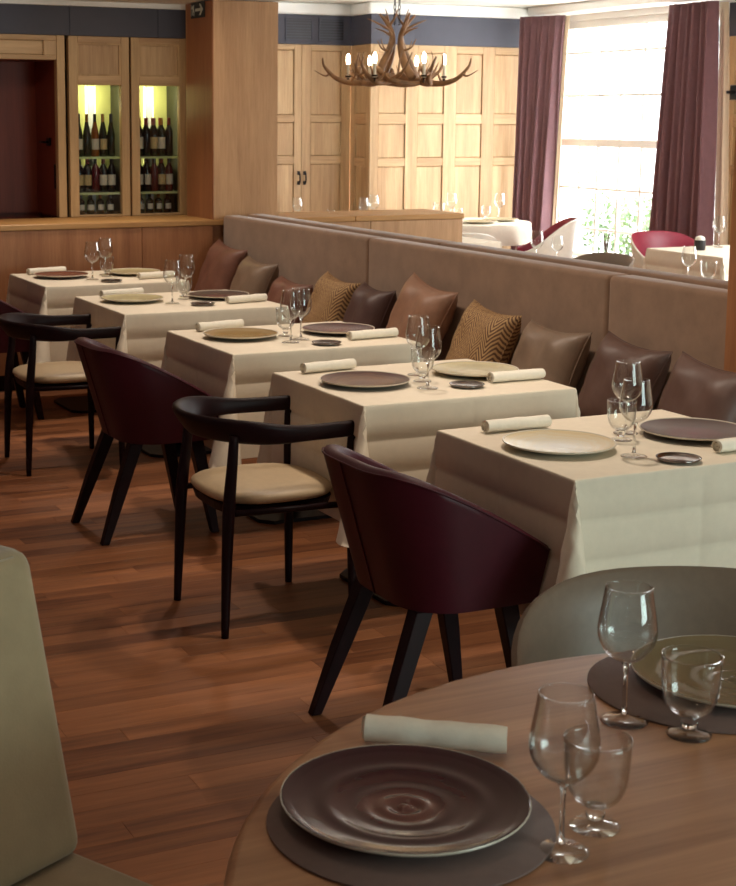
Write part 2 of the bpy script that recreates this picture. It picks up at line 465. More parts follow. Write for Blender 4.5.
# columns
col = sempty('column', 'square oak-clad column rising at the end of the banquette')
CX0, CX1, CY0, CY1 = 3.69, 4.14, YW - 0.001, 9.48
mesh_obj('front_panel', *box(CX0 + 0.004, CX1, CY0, CY0 + 0.02, 1.0195, 2.395), M['oak_col'], col)
mesh_obj('side_panel', *box(CX0, CX0 + 0.02, CY0 + 0.02, CY1, 1.0195, 2.395), M['redwood'] if False else M['oak_wall'], col)  # darker veneer puts this side's shade into its colour
mesh_obj('side_panel', *box(CX1 - 0.02, CX1 + 0.001, CY0 + 0.02, CY1, 1.0195, 2.395), M['oak_col'], col)
mesh_obj('back_panel', *box(CX0, CX1, CY1, CY1 + 0.02, 1.0195, 2.395), M['oak_col'], col)
bbox('edge_bead', CX0 - 0.002, CX0 + 0.004, CY0 - 0.002, CY0 + 0.006, 1.0195, 2.395, M['oak_wall'], col, 0.001)
post = sempty('column', 'oak-clad column with a shade-darkened side at the near end of the banquette, right edge')
mesh_obj('side_panel', *box(3.72, 3.74, 3.80, 4.245, 0.0, 2.395), M['oak_wall'], post)  # shade of the aisle-facing side painted in with the darker veneer
mesh_obj('back_panel', *box(3.74, 4.14, 4.225, 4.245, 0.0, 2.395), M['oak_col'], post)
mesh_obj('front_panel', *box(3.74, 4.14, 3.80, 3.82, 0.0, 2.395), M['oak_col'], post)
mesh_obj('side_panel', *box(4.12, 4.14, 3.82, 4.225, 0.0, 2.395), M['oak_col'], post)

# exit sign on the column
sg = thing('exit_sign', 'small dark exit sign with white arrow, high on the oak column', 'sign', (CX0 - 0.001, 9.273, 2.347))
bbox('sign_plate', -0.006, -0.0005, -0.117, 0.117, -0.05, 0.05, M['sign_green'], sg, 0.001)
def flat_yz(name, pts, mat, parent, x, t=0.0012):
    n = len(pts)
    v = [(x, p[0], p[1]) for p in pts] + [(x - t, p[0], p[1]) for p in pts]
    f = [tuple(range(n)), tuple(range(n, 2 * n))] + [(i, (i + 1) % n, n + (i + 1) % n, n + i) for i in range(n)]
    return mesh_obj(name, v, f, mat, parent)
# -Y is to the right as one reads the sign
ar = [(0.035, 0.009), (-0.055, 0.009), (-0.03, 0.036), (-0.052, 0.036), (-0.098, 0.0), (-0.052, -0.036), (-0.03, -0.036), (-0.055, -0.009), (0.035, -0.009)]
flat_yz('arrow', ar, M['sign_white'], sg, -0.0062)
rm = [[(0.098, 0.038), (0.062, 0.038), (0.062, -0.042), (0.098, -0.042)]]
man = [(0.066, 0.03), (0.056, 0.034), (0.05, 0.026), (0.056, 0.016), (0.052, 0.002), (0.046, -0.012), (0.05, -0.036), (0.056, -0.036), (0.056, -0.012), (0.066, -0.004), (0.074, -0.03), (0.082, -0.028), (0.074, 0.004), (0.078, 0.016), (0.088, 0.008), (0.092, 0.014), (0.08, 0.026)]
flat_yz('running_figure', [(a + 0.008, b_) for a, b_ in man], M['sign_white'], sg, -0.0062)
flat_yz('door_outline', [(0.106, 0.036), (0.110, 0.036), (0.110, -0.036), (0.106, -0.036)], M['sign_white'], sg, -0.0062)

# ------------------------------------------------------------------ wine wall
wb = sempty('wall_back', 'wall with wine cabinets and doorway behind the farthest table')
# slate band, in board sections
for a, b_ in ((-1.6, 1.9), (1.9, 2.93), (2.93, 3.53), (3.53, 4.14)):
    bbox('band_board', a + 0.001, b_ - 0.001, YC, YC + 0.04, 2.182, 2.366, M['slate'], wb, 0.0015)
mesh_obj('cornice', *box(-1.6, 4.14, YC - 0.02, YC + 0.04, 2.367, 2.399), M['white_paint'], wb)
mesh_obj('wall_core', *merge(box(-1.6, 1.95, YC + 0.02, YC + 0.3, 0, 2.18), box(1.95, 2.894, YC + 0.62, YC + 0.66, 0, 2.18), box(2.895, 4.14, YC + 0.37, YC + 0.66, 0, 2.18)), M['redwood'], wb)
struct(mesh_obj('wall_left', *box(4.14, 4.2, YC + 0.0, 13.6, 0, 2.74), M['white_paint']))
struct(mesh_obj('wall_rear', *box(-2.7, 4.14, YC + 0.67, YC + 0.75, 0, 2.5), M['plum_bounce']))
mesh_obj('band_core', *box(-2.6, 4.14, YC + 0.041, YC + 0.37, 2.182, 2.399), M['black'], wb)
# doorway: lintel, jambs and the red-brown door behind
d1 = sempty('door_1', 'dark red-brown wooden door set in an oak-framed recess at left')
bbox('lintel', 1.95, 2.838, YC, YC + 0.05, 2.026, 2.055, M['oak_h'], d1, 0.002)
bbox('lintel', 1.95, 2.838, YC, YC + 0.05, 2.148, 2.180, M['oak_h'], d1, 0.002)
bbox('panel', 1.95, 2.755, YC + 0.012, YC + 0.05, 2.0555, 2.1475, M['oak_h'], d1, 0.006)
bbox('stile', 2.756, 2.838, YC, YC + 0.05, 2.0555, 2.1475, M['oak'], d1, 0.002)
bbox('jamb', 2.839, 2.892, YC - 0.006, YC + 0.06, 1.02, 2.181, M['oak_frame'], d1, 0.003)
mesh_obj('reveal', *box(2.86, 2.892, YC + 0.06, YC + 0.60, 1.02, 2.05), M['redwood'], d1)
mesh_obj('door_leaf', *box(1.95, 2.60, YC + 0.56, YC + 0.60, 1.02, 2.03), M['redwood'], d1)
mesh_obj('door_frame', *box(2.60, 2.86, YC + 0.585, YC + 0.60, 1.02, 2.03), M['redwood'], d1)
mesh_obj('soffit', *box(1.95, 2.86, YC + 0.05, YC + 0.6, 2.03, 2.05), M['redwood'], d1)
lk = bbox('lock', 2.846, 2.859, YC + 0.22, YC + 0.30, 1.475, 1.53, M['black_metal'], d1, 0.003)
mesh_obj('lever', *tube([(2.846, YC + 0.26, 1.50), (2.825, YC + 0.26, 1.50), (2.82, YC + 0.36, 1.50)], 0.008, 8), M['black_metal'], lk, True)
bbox('pull_handle', 2.842, 2.859, YC + 0.10, YC + 0.12, 1.20, 1.36, M['black_metal'], d1, 0.003)
lathe_obj('round_plate', [(0.0, 0), (0.03, 0), (0.03, 0.008), (0.0, 0.01)], M['chrome'], d1, 24).location = (2.335, YC + 0.552, 1.55)
bpy.data.objects[[o.name for o in COL.objects if o.name.startswith('round_plate')][-1]].rotation_euler = (PI / 2, 0, 0)

def wine_cabinet(x0, x1, gx0, gx1, label):
    t = thing('wine_cabinet', label, 'cabinet', (x0, YC, 1.0195), 0, 'oak wine cabinets on the ledge')
    w = x1 - x0; a = gx0 - x0; b_ = gx1 - x0; zt = 2.18 - 1.0195
    gz0, gz1 = 0.012, 1.871 - 1.0195; pz0, pz1 = 1.929 - 1.0195, 2.139 - 1.0195
    bbox('stile', 0, a, 0, 0.05, 0, zt, M['oak_frame'], t, 0.002)
    bbox('stile', b_, w, 0, 0.05, 0, zt, M['oak_frame'], t, 0.002)
    bbox('rail', a + 0.0005, b_ - 0.0005, 0, 0.05, pz1, zt, M['oak_h'], t, 0.002)
    bbox('rail', a + 0.0005, b_ - 0.0005, 0, 0.05, gz1, pz0, M['oak_h'], t, 0.002)
    bbox('rail', a + 0.0005, b_ - 0.0005, 0, 0.05, 0, gz0, M['oak_h'], t, 0.002)
    p = bbox('panel', a + 0.001, b_ - 0.001, 0.018, 0.045, pz0 + 0.001, pz1 - 0.001, M['oak'], t, 0.006)
    # moulding round the panel
    mo = []
    mo.append(box(a, a + 0.012, 0.004, 0.018, pz0, pz1)); mo.append(box(b_ - 0.012, b_, 0.004, 0.018, pz0, pz1))
    mo.append(box(a + 0.012, b_ - 0.012, 0.004, 0.018, pz0, pz0 + 0.012)); mo.append(box(a + 0.012, b_ - 0.012, 0.004, 0.018, pz1 - 0.012, pz1))
    mesh_obj('moulding', *merge(*mo), M['oak_frame'], p)
    mesh_obj('glass_pane', *box(a + 0.001, b_ - 0.001, 0.022, 0.027, gz0 + 0.001, gz1 - 0.001), M['cab_glass'], t)
    # inside
    D = 0.34
    mesh_obj('side', *box(0.004, 0.018, 0.051, D, 0, zt - 0.02), M['black'], t)
    mesh_obj('side', *box(w - 0.018, w - 0.004, 0.051, D, 0, zt - 0.02), M['black'], t)
    mesh_obj('top', *box(0.018, w - 0.018, 0.051, D, gz1 + 0.01, gz1 + 0.03), M['cab_back'], t)
    mesh_obj('bottom', *box(0.018, w - 0.018, 0.051, D, 0, 0.01), M['black'], t)
    mesh_obj('back', *box(0.004, w - 0.004, D, D + 0.02, 0, zt - 0.02), M['cab_back'], t)
    cx = (a + b_) / 2 + 0.04
    ch = bbox('rack_channel', cx - 0.024, cx + 0.024, D - 0.03, D - 0.001, 0.012, gz1, M['white_paint'], t, 0.002)
    for sx in (-1, 1):
        mesh_obj('led_strip', *box(cx + sx * 0.030 - 0.004, cx + sx * 0.030 + 0.004, D - 0.012, D - 0.0015, 0.3, gz1), M['led'], ch)
    ld = bpy.data.lights.new('cabinet_fill', 'AREA'); ld.shape = 'RECTANGLE'; ld.size = 0.24; ld.size_y = 0.1; ld.energy = 2.4; ld.color = (1.0, 0.97, 0.62)  # extra light added under the cabinet top to strengthen the LED glow
    lo = bpy.data.objects.new('cabinet_fill', ld); COL.objects.link(lo); lo.parent = t; lo.location = (w / 2, 0.16, gz1 + 0.005); lo.rotation_euler = (math.radians(35), 0, 0)
    for z in (1.173 - 1.0195, 1.407 - 1.0195):
        mesh_obj('shelf', *box(0.019, w - 0.019, 0.06, D - 0.032, z - 0.014, z), M['shelf_glass'], t)
    return t
wine_cabinet(2.919, 3.328, 2.979, 3.273, 'oak wine cabinet with glass door beside the dark doorway')
wine_cabinet(3.342, 3.732, 3.398, 3.680, 'oak wine cabinet with glass door beside the oak column')

# bottles
bot_mats = [plain('bottle_green', srgb(26, 32, 18), 0.12, nscale=9, namp=0.1), plain('bottle_black', srgb(18, 14, 14), 0.12, nscale=9, namp=0.1),
            plain('bottle_amber', srgb(120, 66, 18), 0.12, nscale=9, namp=0.1), plain('bottle_red', srgb(74, 12, 22), 0.12, nscale=9, namp=0.1)]
cap_mats = [plain('capsule_black', srgb(30, 22, 24), 0.3, nscale=9, namp=0.1), plain('capsule_red', srgb(120, 30, 28), 0.3, nscale=9, namp=0.1), plain('capsule_gold', srgb(150, 104, 44), 0.3, 0.5, nscale=9, namp=0.1)]
bord = [(0.0, 0), (0.033, 0), (0.036, 0.004), (0.036, 0.185), (0.032, 0.21), (0.017, 0.235), (0.0145, 0.25), (0.0145, 0.30), (0.0, 0.30)]
burg = [(0.0, 0), (0.037, 0), (0.040, 0.004), (0.040, 0.15), (0.034, 0.18), (0.020, 0.225), (0.0145, 0.25), (0.0145, 0.30), (0.0, 0.30)]
proto = {}
def bottle_parts(shape, bi, ci, li):
    key = (shape, bi, ci, li)
    if key not in proto:
        v, f = lathe(bord if shape == 0 else burg, 14)
        me = bpy.data.meshes.new('bottle'); me.from_pydata(v, [], f); clean(me)
        for p in me.polygons: p.use_smooth = True
        me.set_sharp_from_angle(angle=math.radians(45)); me.materials.append(bot_mats[bi])
        r = 0.0366 if shape == 0 else 0.0406
        v, f = [], []
        z0, z1 = (0.06, 0.15) if shape == 0 else (0.05, 0.125)
        for i in range(9):
            a = -PI / 2 - 1.15 + 2.3 * i / 8
            for rr in (r, r + 0.0006):
                v += [(rr * math.cos(a), rr * math.sin(a), z0), (rr * math.cos(a), rr * math.sin(a), z1)]
        for i in range(8):
            a = i * 4; b_ = a + 4
            f += [(a + 2, b_ + 2, b_ + 3, a + 3), (a, a + 1, b_ + 1, b_), (a + 1, a + 3, b_ + 3, b_ + 1), (a, b_, b_ + 2, a + 2)]
        lm = bpy.data.meshes.new('label'); lm.from_pydata(v, [], f); clean(lm); lm.materials.append(M['label_cream'] if li else M['label_white'])
        v, f = lathe([(0.0152, 0.245), (0.0156, 0.246), (0.0156, 0.302), (0.0, 0.303)], 12)
        cm = bpy.data.meshes.new('capsule'); cm.from_pydata(v, [], f); clean(cm); cm.materials.append(cap_mats[ci])
        proto[key] = (me, lm, cm)
    return proto[key]
shelfname = {0: 'bottom', 1: 'middle', 2: 'top'}
bcount = {}
ordn = ['leftmost', 'second from left', 'third from left', 'fourth from left', 'fifth from left', 'sixth from left', 'seventh from left']
for ci_, (x0, x1, cabname) in enumerate(((2.985, 3.270, 'the cabinet by the doorway'), (3.402, 3.678, 'the cabinet by the column'))):
    for sh, z in enumerate((1.0305, 1.174, 1.408)):
        for rowi, yy in enumerate((YC + 0.12, YC + 0.215)):
            if sh == 0: continue
            n = 5 if rowi == 0 else 4
            for k in range(n):
                x = x0 + 0.032 + (x1 - x0 - 0.064) * (k / (n - 1) if rowi == 0 else (k + 0.5) / n) + random.uniform(-0.001, 0.001)
                shape = (1 if (ci_ == 0 and sh == 2) else 0)
                if shape == 1 and rowi == 0: n_ = 4
                bi = random.choice([0, 0, 1, 1]) if sh == 2 else random.choice([1, 3, 3, 1])
                if ci_ == 0 and sh == 2 and rowi == 0 and k == 2: bi = 2
                cc = (0 if ci_ == 0 else 1) if sh == 2 else random.choice([0, 1, 0])
                if random.random() < 0.15: cc = 2
                sc = 0.76 if sh == 1 else 0.92
                if sh == 2 and ci_ == 1: sc = 0.84
                me, lm, cm = bottle_parts(shape, bi, cc, random.randrange(2))
                lab = 'wine bottle, %s, %s row, %s shelf of %s' % (ordn[k], 'front' if rowi == 0 else 'back', shelfname[sh], cabname)
                if sc < 0.8 or (x1 - x0) / n < 0.08: s3 = (min(sc, 0.8), min(sc, 0.8), sc)
                else: s3 = (sc, sc, sc)
                s3 = (0.74 if shape == 0 else 0.66, 0.74 if shape == 0 else 0.66, sc)
                o = tag(link('wine_bottle', me, None, None, (x, yy, z), (0, 0, random.uniform(-0.4, 0.4))), lab, 'bottle', 'wine bottles in the cabinets')
                o.scale = s3
                (link('label', lm, None, o) if (k + rowi + sh) % 3 else None); link('capsule', cm, None, o)
        if sh == 0:
            # short lower compartment: half bottles standing
            for k in range(4):
                x = x0 + 0.042 + (x1 - x0 - 0.084) * k / 3
                me, lm, cm = bottle_parts(0, random.choice([1, 0]), random.choice([0, 2]), 0)
                o = tag(link('wine_bottle', me, None, None, (x, YC + 0.13, z), (0, 0, random.uniform(-0.4, 0.4))), 'small bottle, %s, bottom shelf of %s' % (ordn[k], cabname), 'bottle', 'wine bottles in the cabinets')
                o.scale = (0.7, 0.7, 0.41)
                link('label', lm, None, o); link('capsule', cm, None, o)

# ------------------------------------------------------------------ far room: panelling, doors, vents, window
wf = sempty('wall_far', 'light oak panelled wall at the back of the bright far room')
mesh_obj('wall_core', *merge(box(XR + 0.03, 9.0, YB + 0.03, YB + 0.5, 0, 2.74), box(4.2, XR, YR + 0.03, YR + 0.3, 0, 2.74)), M['oak'], wf)
# slate band
bbox('band_board', XR - 0.01, 8.86, YB - 0.015, YB + 0.025, ZT, ZC, M['slate'], wf, 0.0015)
bbox('band_board', XR - 0.01, XR + 0.03, YB + 0.026, YR - 0.016, ZT, ZC, M['slate'], wf, 0.0015)
bbox('band_board', 4.3, XR + 0.03, YR - 0.015, YR + 0.025, ZT, ZC, M['slate'], wf, 0.0015)
bbox('cornice', XR - 0.05, 8.86, YB - 0.06, YB + 0.03, ZC + 0.001, ZC + 0.109, M['white_paint'], wf, 0.02, 2)
bbox('cornice', XR - 0.05, XR + 0.03, YB + 0.031, YR - 0.061, ZC + 0.001, ZC + 0.109, M['white_paint'], wf, 0.02, 2)
bbox('cornice', 4.3, XR + 0.03, YR - 0.06, YR + 0.03, ZC + 0.001, ZC + 0.109, M['white_paint'], wf, 0.02, 2)
def panelling(parent, xs, y, ztop, zrows, axis='x', mat=None, zbot=0.05, flush=0.0):
    """xs: list of (panel x0, panel x1); stiles fill between; zrows: list of (z0,z1) of panels"""
    mv = mat or M['oak']
    edges = [xs[0][0] - 0.07] + [v for p in xs for v in p] + [xs[-1][1] + 0.09]
    def bx(name, a, b_, d0, d1, z0, z1, m_, bev):
        if axis == 'x': return bbox(name, a, b_, y + d0, y + d1, z0, z1, m_, parent, bev)
        return bbox(name, y + d0, y + d1, a, b_, z0, z1, m_, parent, bev)
    for i in range(0, len(edges), 2):
        bx('stile', edges[i], edges[i + 1], 0, 0.028, zbot, ztop, mv, 0.002)
    for (a, b_) in xs:
        zs = [zbot] + [v for r in zrows for v in r] + [ztop]
        for i in range(0, len(zs), 2):
            bx('rail', a + 0.0005, b_ - 0.0005, 0, 0.028, zs[i], zs[i + 1], M['oak_h'] if axis == 'x' else M['oak_y'], 0.002)
        for (z0, z1) in zrows:
            bx('panel', a + 0.001, b_ - 0.001, 0.012, 0.028, z0 + 0.001, z1 - 0.001, mv, 0.010)
rows = [(0.12, 0.62), (0.70, 1.208), (1.285, 1.611), (1.706, 2.283)]
rows = [(0.12, 1.208), (1.285, 1.611), (1.706, 2.283)]
panelling(wf, [(6.952, 7.246), (7.378, 7.668), (7.804, 8.101), (8.239, 8.55), (8.66, 8.78)], YB, ZT - 0.001, rows)
# side of the recess (faces -X)
panelling(wf, [(YB + 0.10, YR - 0.10)], XR, ZT - 0.001, rows, 'y')
bbox('corner_post', XR, XR + 0.028, YB, YB + 0.027, 0.05, ZT - 0.001, M['oak'], wf, 0.002)
# cupboard doors in the recess, with handles
def panel_door(name, x0, x1, px0, px1, hx, label):
    d = sempty(name, label)
    rw = [(0.12, 1.226), (1.302, 1.625), (1.691, 2.301)]
    bbox('stile', x0, px0, YR, YR + 0.028, 0.05, ZT - 0.001, M['oak'], d, 0.002)
    bbox('stile', px1, x1, YR, YR + 0.028, 0.05, ZT - 0.001, M['oak'], d, 0.002)
    zs = [0.05] + [v for r in rw for v in r] + [ZT - 0.001]
    for i in range(0, len(zs), 2): bbox('rail', px0 + 0.0005, px1 - 0.0005, YR, YR + 0.028, zs[i], zs[i + 1], M['oak_h'], d, 0.002)
    for z0, z1 in rw: bbox('panel', px0 + 0.001, px1 - 0.001, YR + 0.012, YR + 0.028, z0 + 0.001, z1 - 0.001, M['oak'], d, 0.010)
    if hx:
        h = mesh_obj('handle', *tube(smooth_pts([(hx, YR - 0.001, 1.045), (hx, YR - 0.03, 1.05), (hx, YR - 0.035, 1.09), (hx, YR - 0.03, 1.135), (hx, YR - 0.001, 1.14)], 4), 0.007, 8), M['black_metal'], d, True)
        for z in (1.045, 1.14):
            mesh_obj('rosette', *box(hx - 0.014, hx + 0.014, YR - 0.008, YR - 0.0005, z - 0.018, z + 0.018), M['black_metal'], h)
    return d
panel_door('door_2', 5.96, 6.338, 6.03, 6.262, 6.311, 'oak cupboard door with black handle, left leaf of the recess')
panel_door('door_3', 6.341, 6.863, 6.437, 6.766, 6.375, 'oak cupboard door with black handle, right leaf of the recess')
panel_door('door_4', 5.40, 5.957, 5.47, 5.88, None, 'oak cupboard door half hidden by the column')
# vents in the slate band
for (a, b_, lab) in ((6.155, 6.442, 'left slatted vent grille in the slate band of the far room'), (6.506, 6.783, 'right slatted vent grille in the slate band, nearer the chandelier')):
    v = thing('vent_grille', lab, 'vent', (a, YR - 0.0155, 2.39), 0, 'vent grilles in the slate band')
    w = b_ - a; h = 0.212
    mesh_obj('frame', *merge(box(0, w, -0.008, 0, 0, 0.012), box(0, w, -0.008, 0, h - 0.012, h), box(0, 0.012, -0.008, 0, 0.012, h - 0.012), box(w - 0.012, w, -0.008, 0, 0.012, h - 0.012)), M['slate'], v)
    mesh_obj('backing', *box(0.012, w - 0.012, -0.0015, -0.0005, 0.012, h - 0.012), M['black'], v)
    for k in range(7):
        z = 0.016 + k * (h - 0.032) / 7
        mesh_obj('slat', *box(0.012, w - 0.012, -0.010, -0.002, z + 0.014, z + 0.022), M["slate"], v)
# panelling to the right of the window
wr = sempty('trim_2', 'oak panelling and slate band right of the window')
panelling(wr, [(9.50, 10.13)], XW - 0.03, ZT - 0.001, [(0.12, 1.208), (1.285, 1.611), (1.706, 2.26)], 'y')
bbox('band_board', XW - 0.03, XW - 0.001, 8.0, 10.235, ZT, ZC, M['slate'], wr, 0.0015)
sw = thing('wall_lamp', 'black wall lamp bracket on the oak panel at the right edge', 'wall lamp', (XW - 0.031, 10.10, 1.828))
bbox('bracket', -0.02, -0.0005, -0.06, 0.06, 0, 0.124, M['black'], sw, 0.004)
bbox('arm', -0.10, -0.021, -0.012, 0.012, 0.05, 0.075, M['black'], sw, 0.003)
# pelmet / cornice over the window
struct(bbox('trim_3', XW - 0.32, XW - 0.001, 8.0, YB - 0.061, 2.655, 2.739, M['white_paint'], None, 0.02, 2), 'white cornice above the curtains')

# window
wn = sempty('window_1', 'tall white sash window between the plum curtains')
WX = XW + 0.10
WY0, WY1, WZ0, WZ1 = 10.281, 13.099, 0.301, 2.599
def wbar(name, y0, y1, z0, z1, d=0.05): return bbox(name, WX - d / 2, WX + d / 2, y0, y1, z0, z1, M['white_paint'], wn, 0.004)
wbar('frame_post', WY0, WY0 + 0.07, WZ0, WZ1, 0.09); wbar('frame_post', WY1 - 0.07, WY1, WZ0, WZ1, 0.09)
wbar('frame_rail', WY0 + 0.071, WY1 - 0.071, WZ0, WZ0 + 0.07, 0.09); wbar('frame_rail', WY0 + 0.071, WY1 - 0.071, WZ1 - 0.07, WZ1, 0.09)
ys = [10.35, 10.80, 11.145, 11.475, 11.81, 12.14, 12.43, 12.75, 13.03]
wbar('meeting_rail', WY0 + 0.071, WY1 - 0.071, 1.40, 1.475, 0.08)
zs = [0.371, 0.605, 0.998, 1.40, 1.475, 1.89, 2.30, 2.529]
for z in (0.605, 0.998, 1.89, 2.30): wbar('glazing_bar', WY0 + 0.071, WY1 - 0.071, z - 0.012, z + 0.012, 0.032)
for yv in ys[1:-1]:
    wbar('glazing_bar', yv - 0.014, yv + 0.014, WZ0 + 0.071, 1.399, 0.036)
    wbar('glazing_bar', yv - 0.010, yv + 0.010, 1.476, WZ1 - 0.071, 0.036)
for i in range(len(ys) - 1):
    for z0, z1 in ((0.371, 0.593), (0.617, 0.986), (1.01, 1.40), (1.475, 1.878), (1.902, 2.288), (2.312, 2.529)):
        mesh_obj('pane', *box(WX - 0.002, WX + 0.002, ys[i] + 0.014, ys[i + 1] - 0.014, z0, z1), M['pane'], wn)
bbox('sill', XW - 0.06, XW + 0.06, WY0 + 0.001, WY1 - 0.001, 0.303, 0.33, M['white_paint'], wn, 0.004)

# outside
struct(mesh_obj('ground', *box(9.18, 60, 0, 90, -0.3, -0.2), M['pavement']), 'pale paving outside the window')
fc = thing('building', 'white rendered building across the street, seen through the window', 'building', (34.0, 44.0, -0.2))
mesh_obj('wall', *box(0, 1, -24, 22, 0, 12.0), M['render'], fc)
mesh_obj('string_course', *box(-0.12, -0.001, -24, 22, 3.3, 3.5), M['render'], fc)
for yy in (-8.4, -4.4, -0.45, 3.6, 7.6):
    for z0, z1 in ((1.55, 2.72), (4.3, 5.6)):
        w_ = mesh_obj('window', *box(-0.05, -0.001, yy - 0.44, yy + 0.44, z0, z1), M['render'], fc)
        for k in (0, 1):
            mesh_obj('pane', *box(-0.06, -0.051, yy - 0.38, yy + 0.38, z0 + 0.07 + k * (z1 - z0) / 2, z0 + (k + 1) * (z1 - z0) / 2 - 0.05), M['far_window'], w_)
        mesh_obj('window_ledge', *box(-0.14, -0.051, yy - 0.52, yy + 0.52, z0 - 0.1, z0 - 0.001), M['render'], fc)
def shrub(loc, rx, ry, rz, n, label):
    t = thing('shrub', label, 'shrub', loc, 0, 'shrubs outside the window')
    mesh_obj('stem', *merge(*[tube([(0, 0, 0), (random.uniform(-.2, .2) * rx, random.uniform(-.3, .3) * ry, rz * 0.9)], [0.02, 0.008], 6) for _ in range(4)]), M['dark_wood'], t)
    V, F = [], []
    for _ in range(n):
        while True:
            p = Vector((random.uniform(-1, 1), random.uniform(-1, 1), random.uniform(-1, 1)))
            if 0.35 < p.length < 1: break
        if random.random() < 0.35 * abs(math.sin(p.y * 5 + p.z * 4)): continue
        c = Vector((p.x * rx, p.y * ry, rz + p.z * rz * 0.98))
        a = Vector((random.gauss(0, 1), random.gauss(0, 1), random.gauss(0, 1))).normalized()
        b_ = a.orthogonal().normalized()
        L, w_ = random.uniform(0.05, 0.09), random.uniform(0.02, 0.035)
        i = len(V)
        V += [c, c + a * L * .5 + b_ * w_, c + a * L, c + a * L * .5 - b_ * w_]
        F.append((i, i + 1, i + 2, i + 3))
    mesh_obj('foliage', V, F, M['leaf'], t)['kind'] = 'stuff'
shrub((12.4, 16.55, -0.2), 0.4, 0.28, 0.48, 900, 'green shrub outside, seen through the left lower window panes')
shrub((12.4, 15.85, -0.2), 0.4, 0.27, 0.46, 900, 'green shrub outside, seen through the middle lower window panes')
shrub((12.4, 15.2, -0.2), 0.4, 0.28, 0.42, 900, 'green shrub outside, seen beside the right curtain')

# curtains
def curtain(name, label, x, y_top, y_bot, z0, z1, nf, amp, mat, phase=0.0, slant=0.0):
    NY, NZ = nf * 10, 14
    t = 0.006
    front, back = [], []
    for j in range(NZ + 1):
        s = j / NZ; z = z1 + (z0 - z1) * s
        rf, rb = [], []
        for i in range(NY + 1):
            u = i / NY
            ya = y_top[0] + (y_top[1] - y_top[0]) * u; yb = y_bot[0] + (y_bot[1] - y_bot[0]) * u
            e = s ** 0.8
            yy = ya + (yb - ya) * e
            ph = 2 * PI * nf * (u + 0.02 * math.sin(u * 9 + s * 2) * s) + phase
            am = amp * (0.55 + 0.45 * s) * (0.8 + 0.3 * math.sin(u * 17 + 1))
            xx = x + slant * u + am * math.sin(ph) + 0.25 * am * math.sin(2 * ph + s * 1.5)
            rf.append((xx, yy, z)); rb.append((xx + t, yy, z))
        front.append(rf); back.append(rb)
    rings = [front[j] + back[j][::-1] for j in range(NZ + 1)]
    return tag(mesh_obj(name, *loft(rings, True, True), mat, None, True), label, 'curtain', None)
curtain('curtain', 'plum curtain left of the window, beside the oak panelling', 8.66, (12.36, 12.78), (12.52, 12.80), 0.02, 2.645, 7, 0.06, M['curtain'], 0.0, -0.20)
curtain('curtain', 'plum curtain right of the window, behind the red chair', 8.66, (10.216, 10.79), (10.14, 10.96), 0.02, 2.64, 7, 0.075, M['curtain'], 1.0)
curtain('curtain_lining', 'cream curtain lining hanging along the right curtain edge', 8.79, (10.20, 10.30), (10.045, 10.22), 0.02, 2.635, 2, 0.015, M['lining'])
curtain('curtain_lining', 'cream curtain lining showing at the inner edge of the left curtain', 8.715, (12.335, 12.40), (12.49, 12.55), 0.02, 2.64, 2, 0.015, M['lining'])

# ------------------------------------------------------------------ antler chandelier
ch = thing('chandelier', 'antler chandelier with six lit candle bulbs hanging from the ceiling', 'chandelier', (4.99, 9.0, 1.895))
ch.scale = (0.86, 0.86, 0.95)
def antler(parent, pts, r0, tines, name='antler'):
    P = smooth_pts(pts, 6); n = len(P)
    parts = [tube(P, [r0 * (1 - 0.8 * (i / (n - 1)) ** 1.5) + 0.001 for i in range(n)], 8)]
    for at, tp, rr in tines:
        b0 = P[int(at * (n - 1))]
        T = smooth_pts([b0] + [Vector(q) for q in tp], 5); k = len(T)
        parts.append(tube(T, [rr * (1 - 0.9 * (i / (k - 1))) + 0.0008 for i in range(k)], 7))
    return mesh_obj(name, *merge(*parts), M['antler'], parent, True)
def rotp(p, a, s=1.0):
    return (p[0] * math.cos(a) - p[1] * math.sin(a), p[0] * math.sin(a) + p[1] * math.cos(a), p[2] * s)
view_a = math.radians(-24.7)
for k in range(6):
    a = view_a + k * PI / 3 + (0.12 if k % 2 else -0.05)
    sc = (1.0, 0.8, 0.85, 1.0, 0.8, 0.85)[k]
    base = [(0.06, 0, 0.05), (0.18, 0.05, 0.015), (0.34, 0.03, 0.0), (0.46 * sc, -0.02, 0.03), (0.55 * sc, -0.05, 0.11), (0.57 * sc, -0.03, 0.17)]
    P = [rotp(p, a) for p in base]
    tn = [(0.45, [rotp((0.33, 0.08, 0.06), a), rotp((0.35, 0.12, 0.14), a)], 0.011),
          (0.70, [rotp((0.54 * sc, -0.10, 0.05), a), rotp((0.62 * sc, -0.13, 0.09), a)], 0.010),
          (0.25, [rotp((0.20, 0.12, 0.05), a), rotp((0.24, 0.16, 0.15), a), rotp((0.21, 0.17, 0.22), a)], 0.010)]
    antler(ch, P, 0.025, tn)
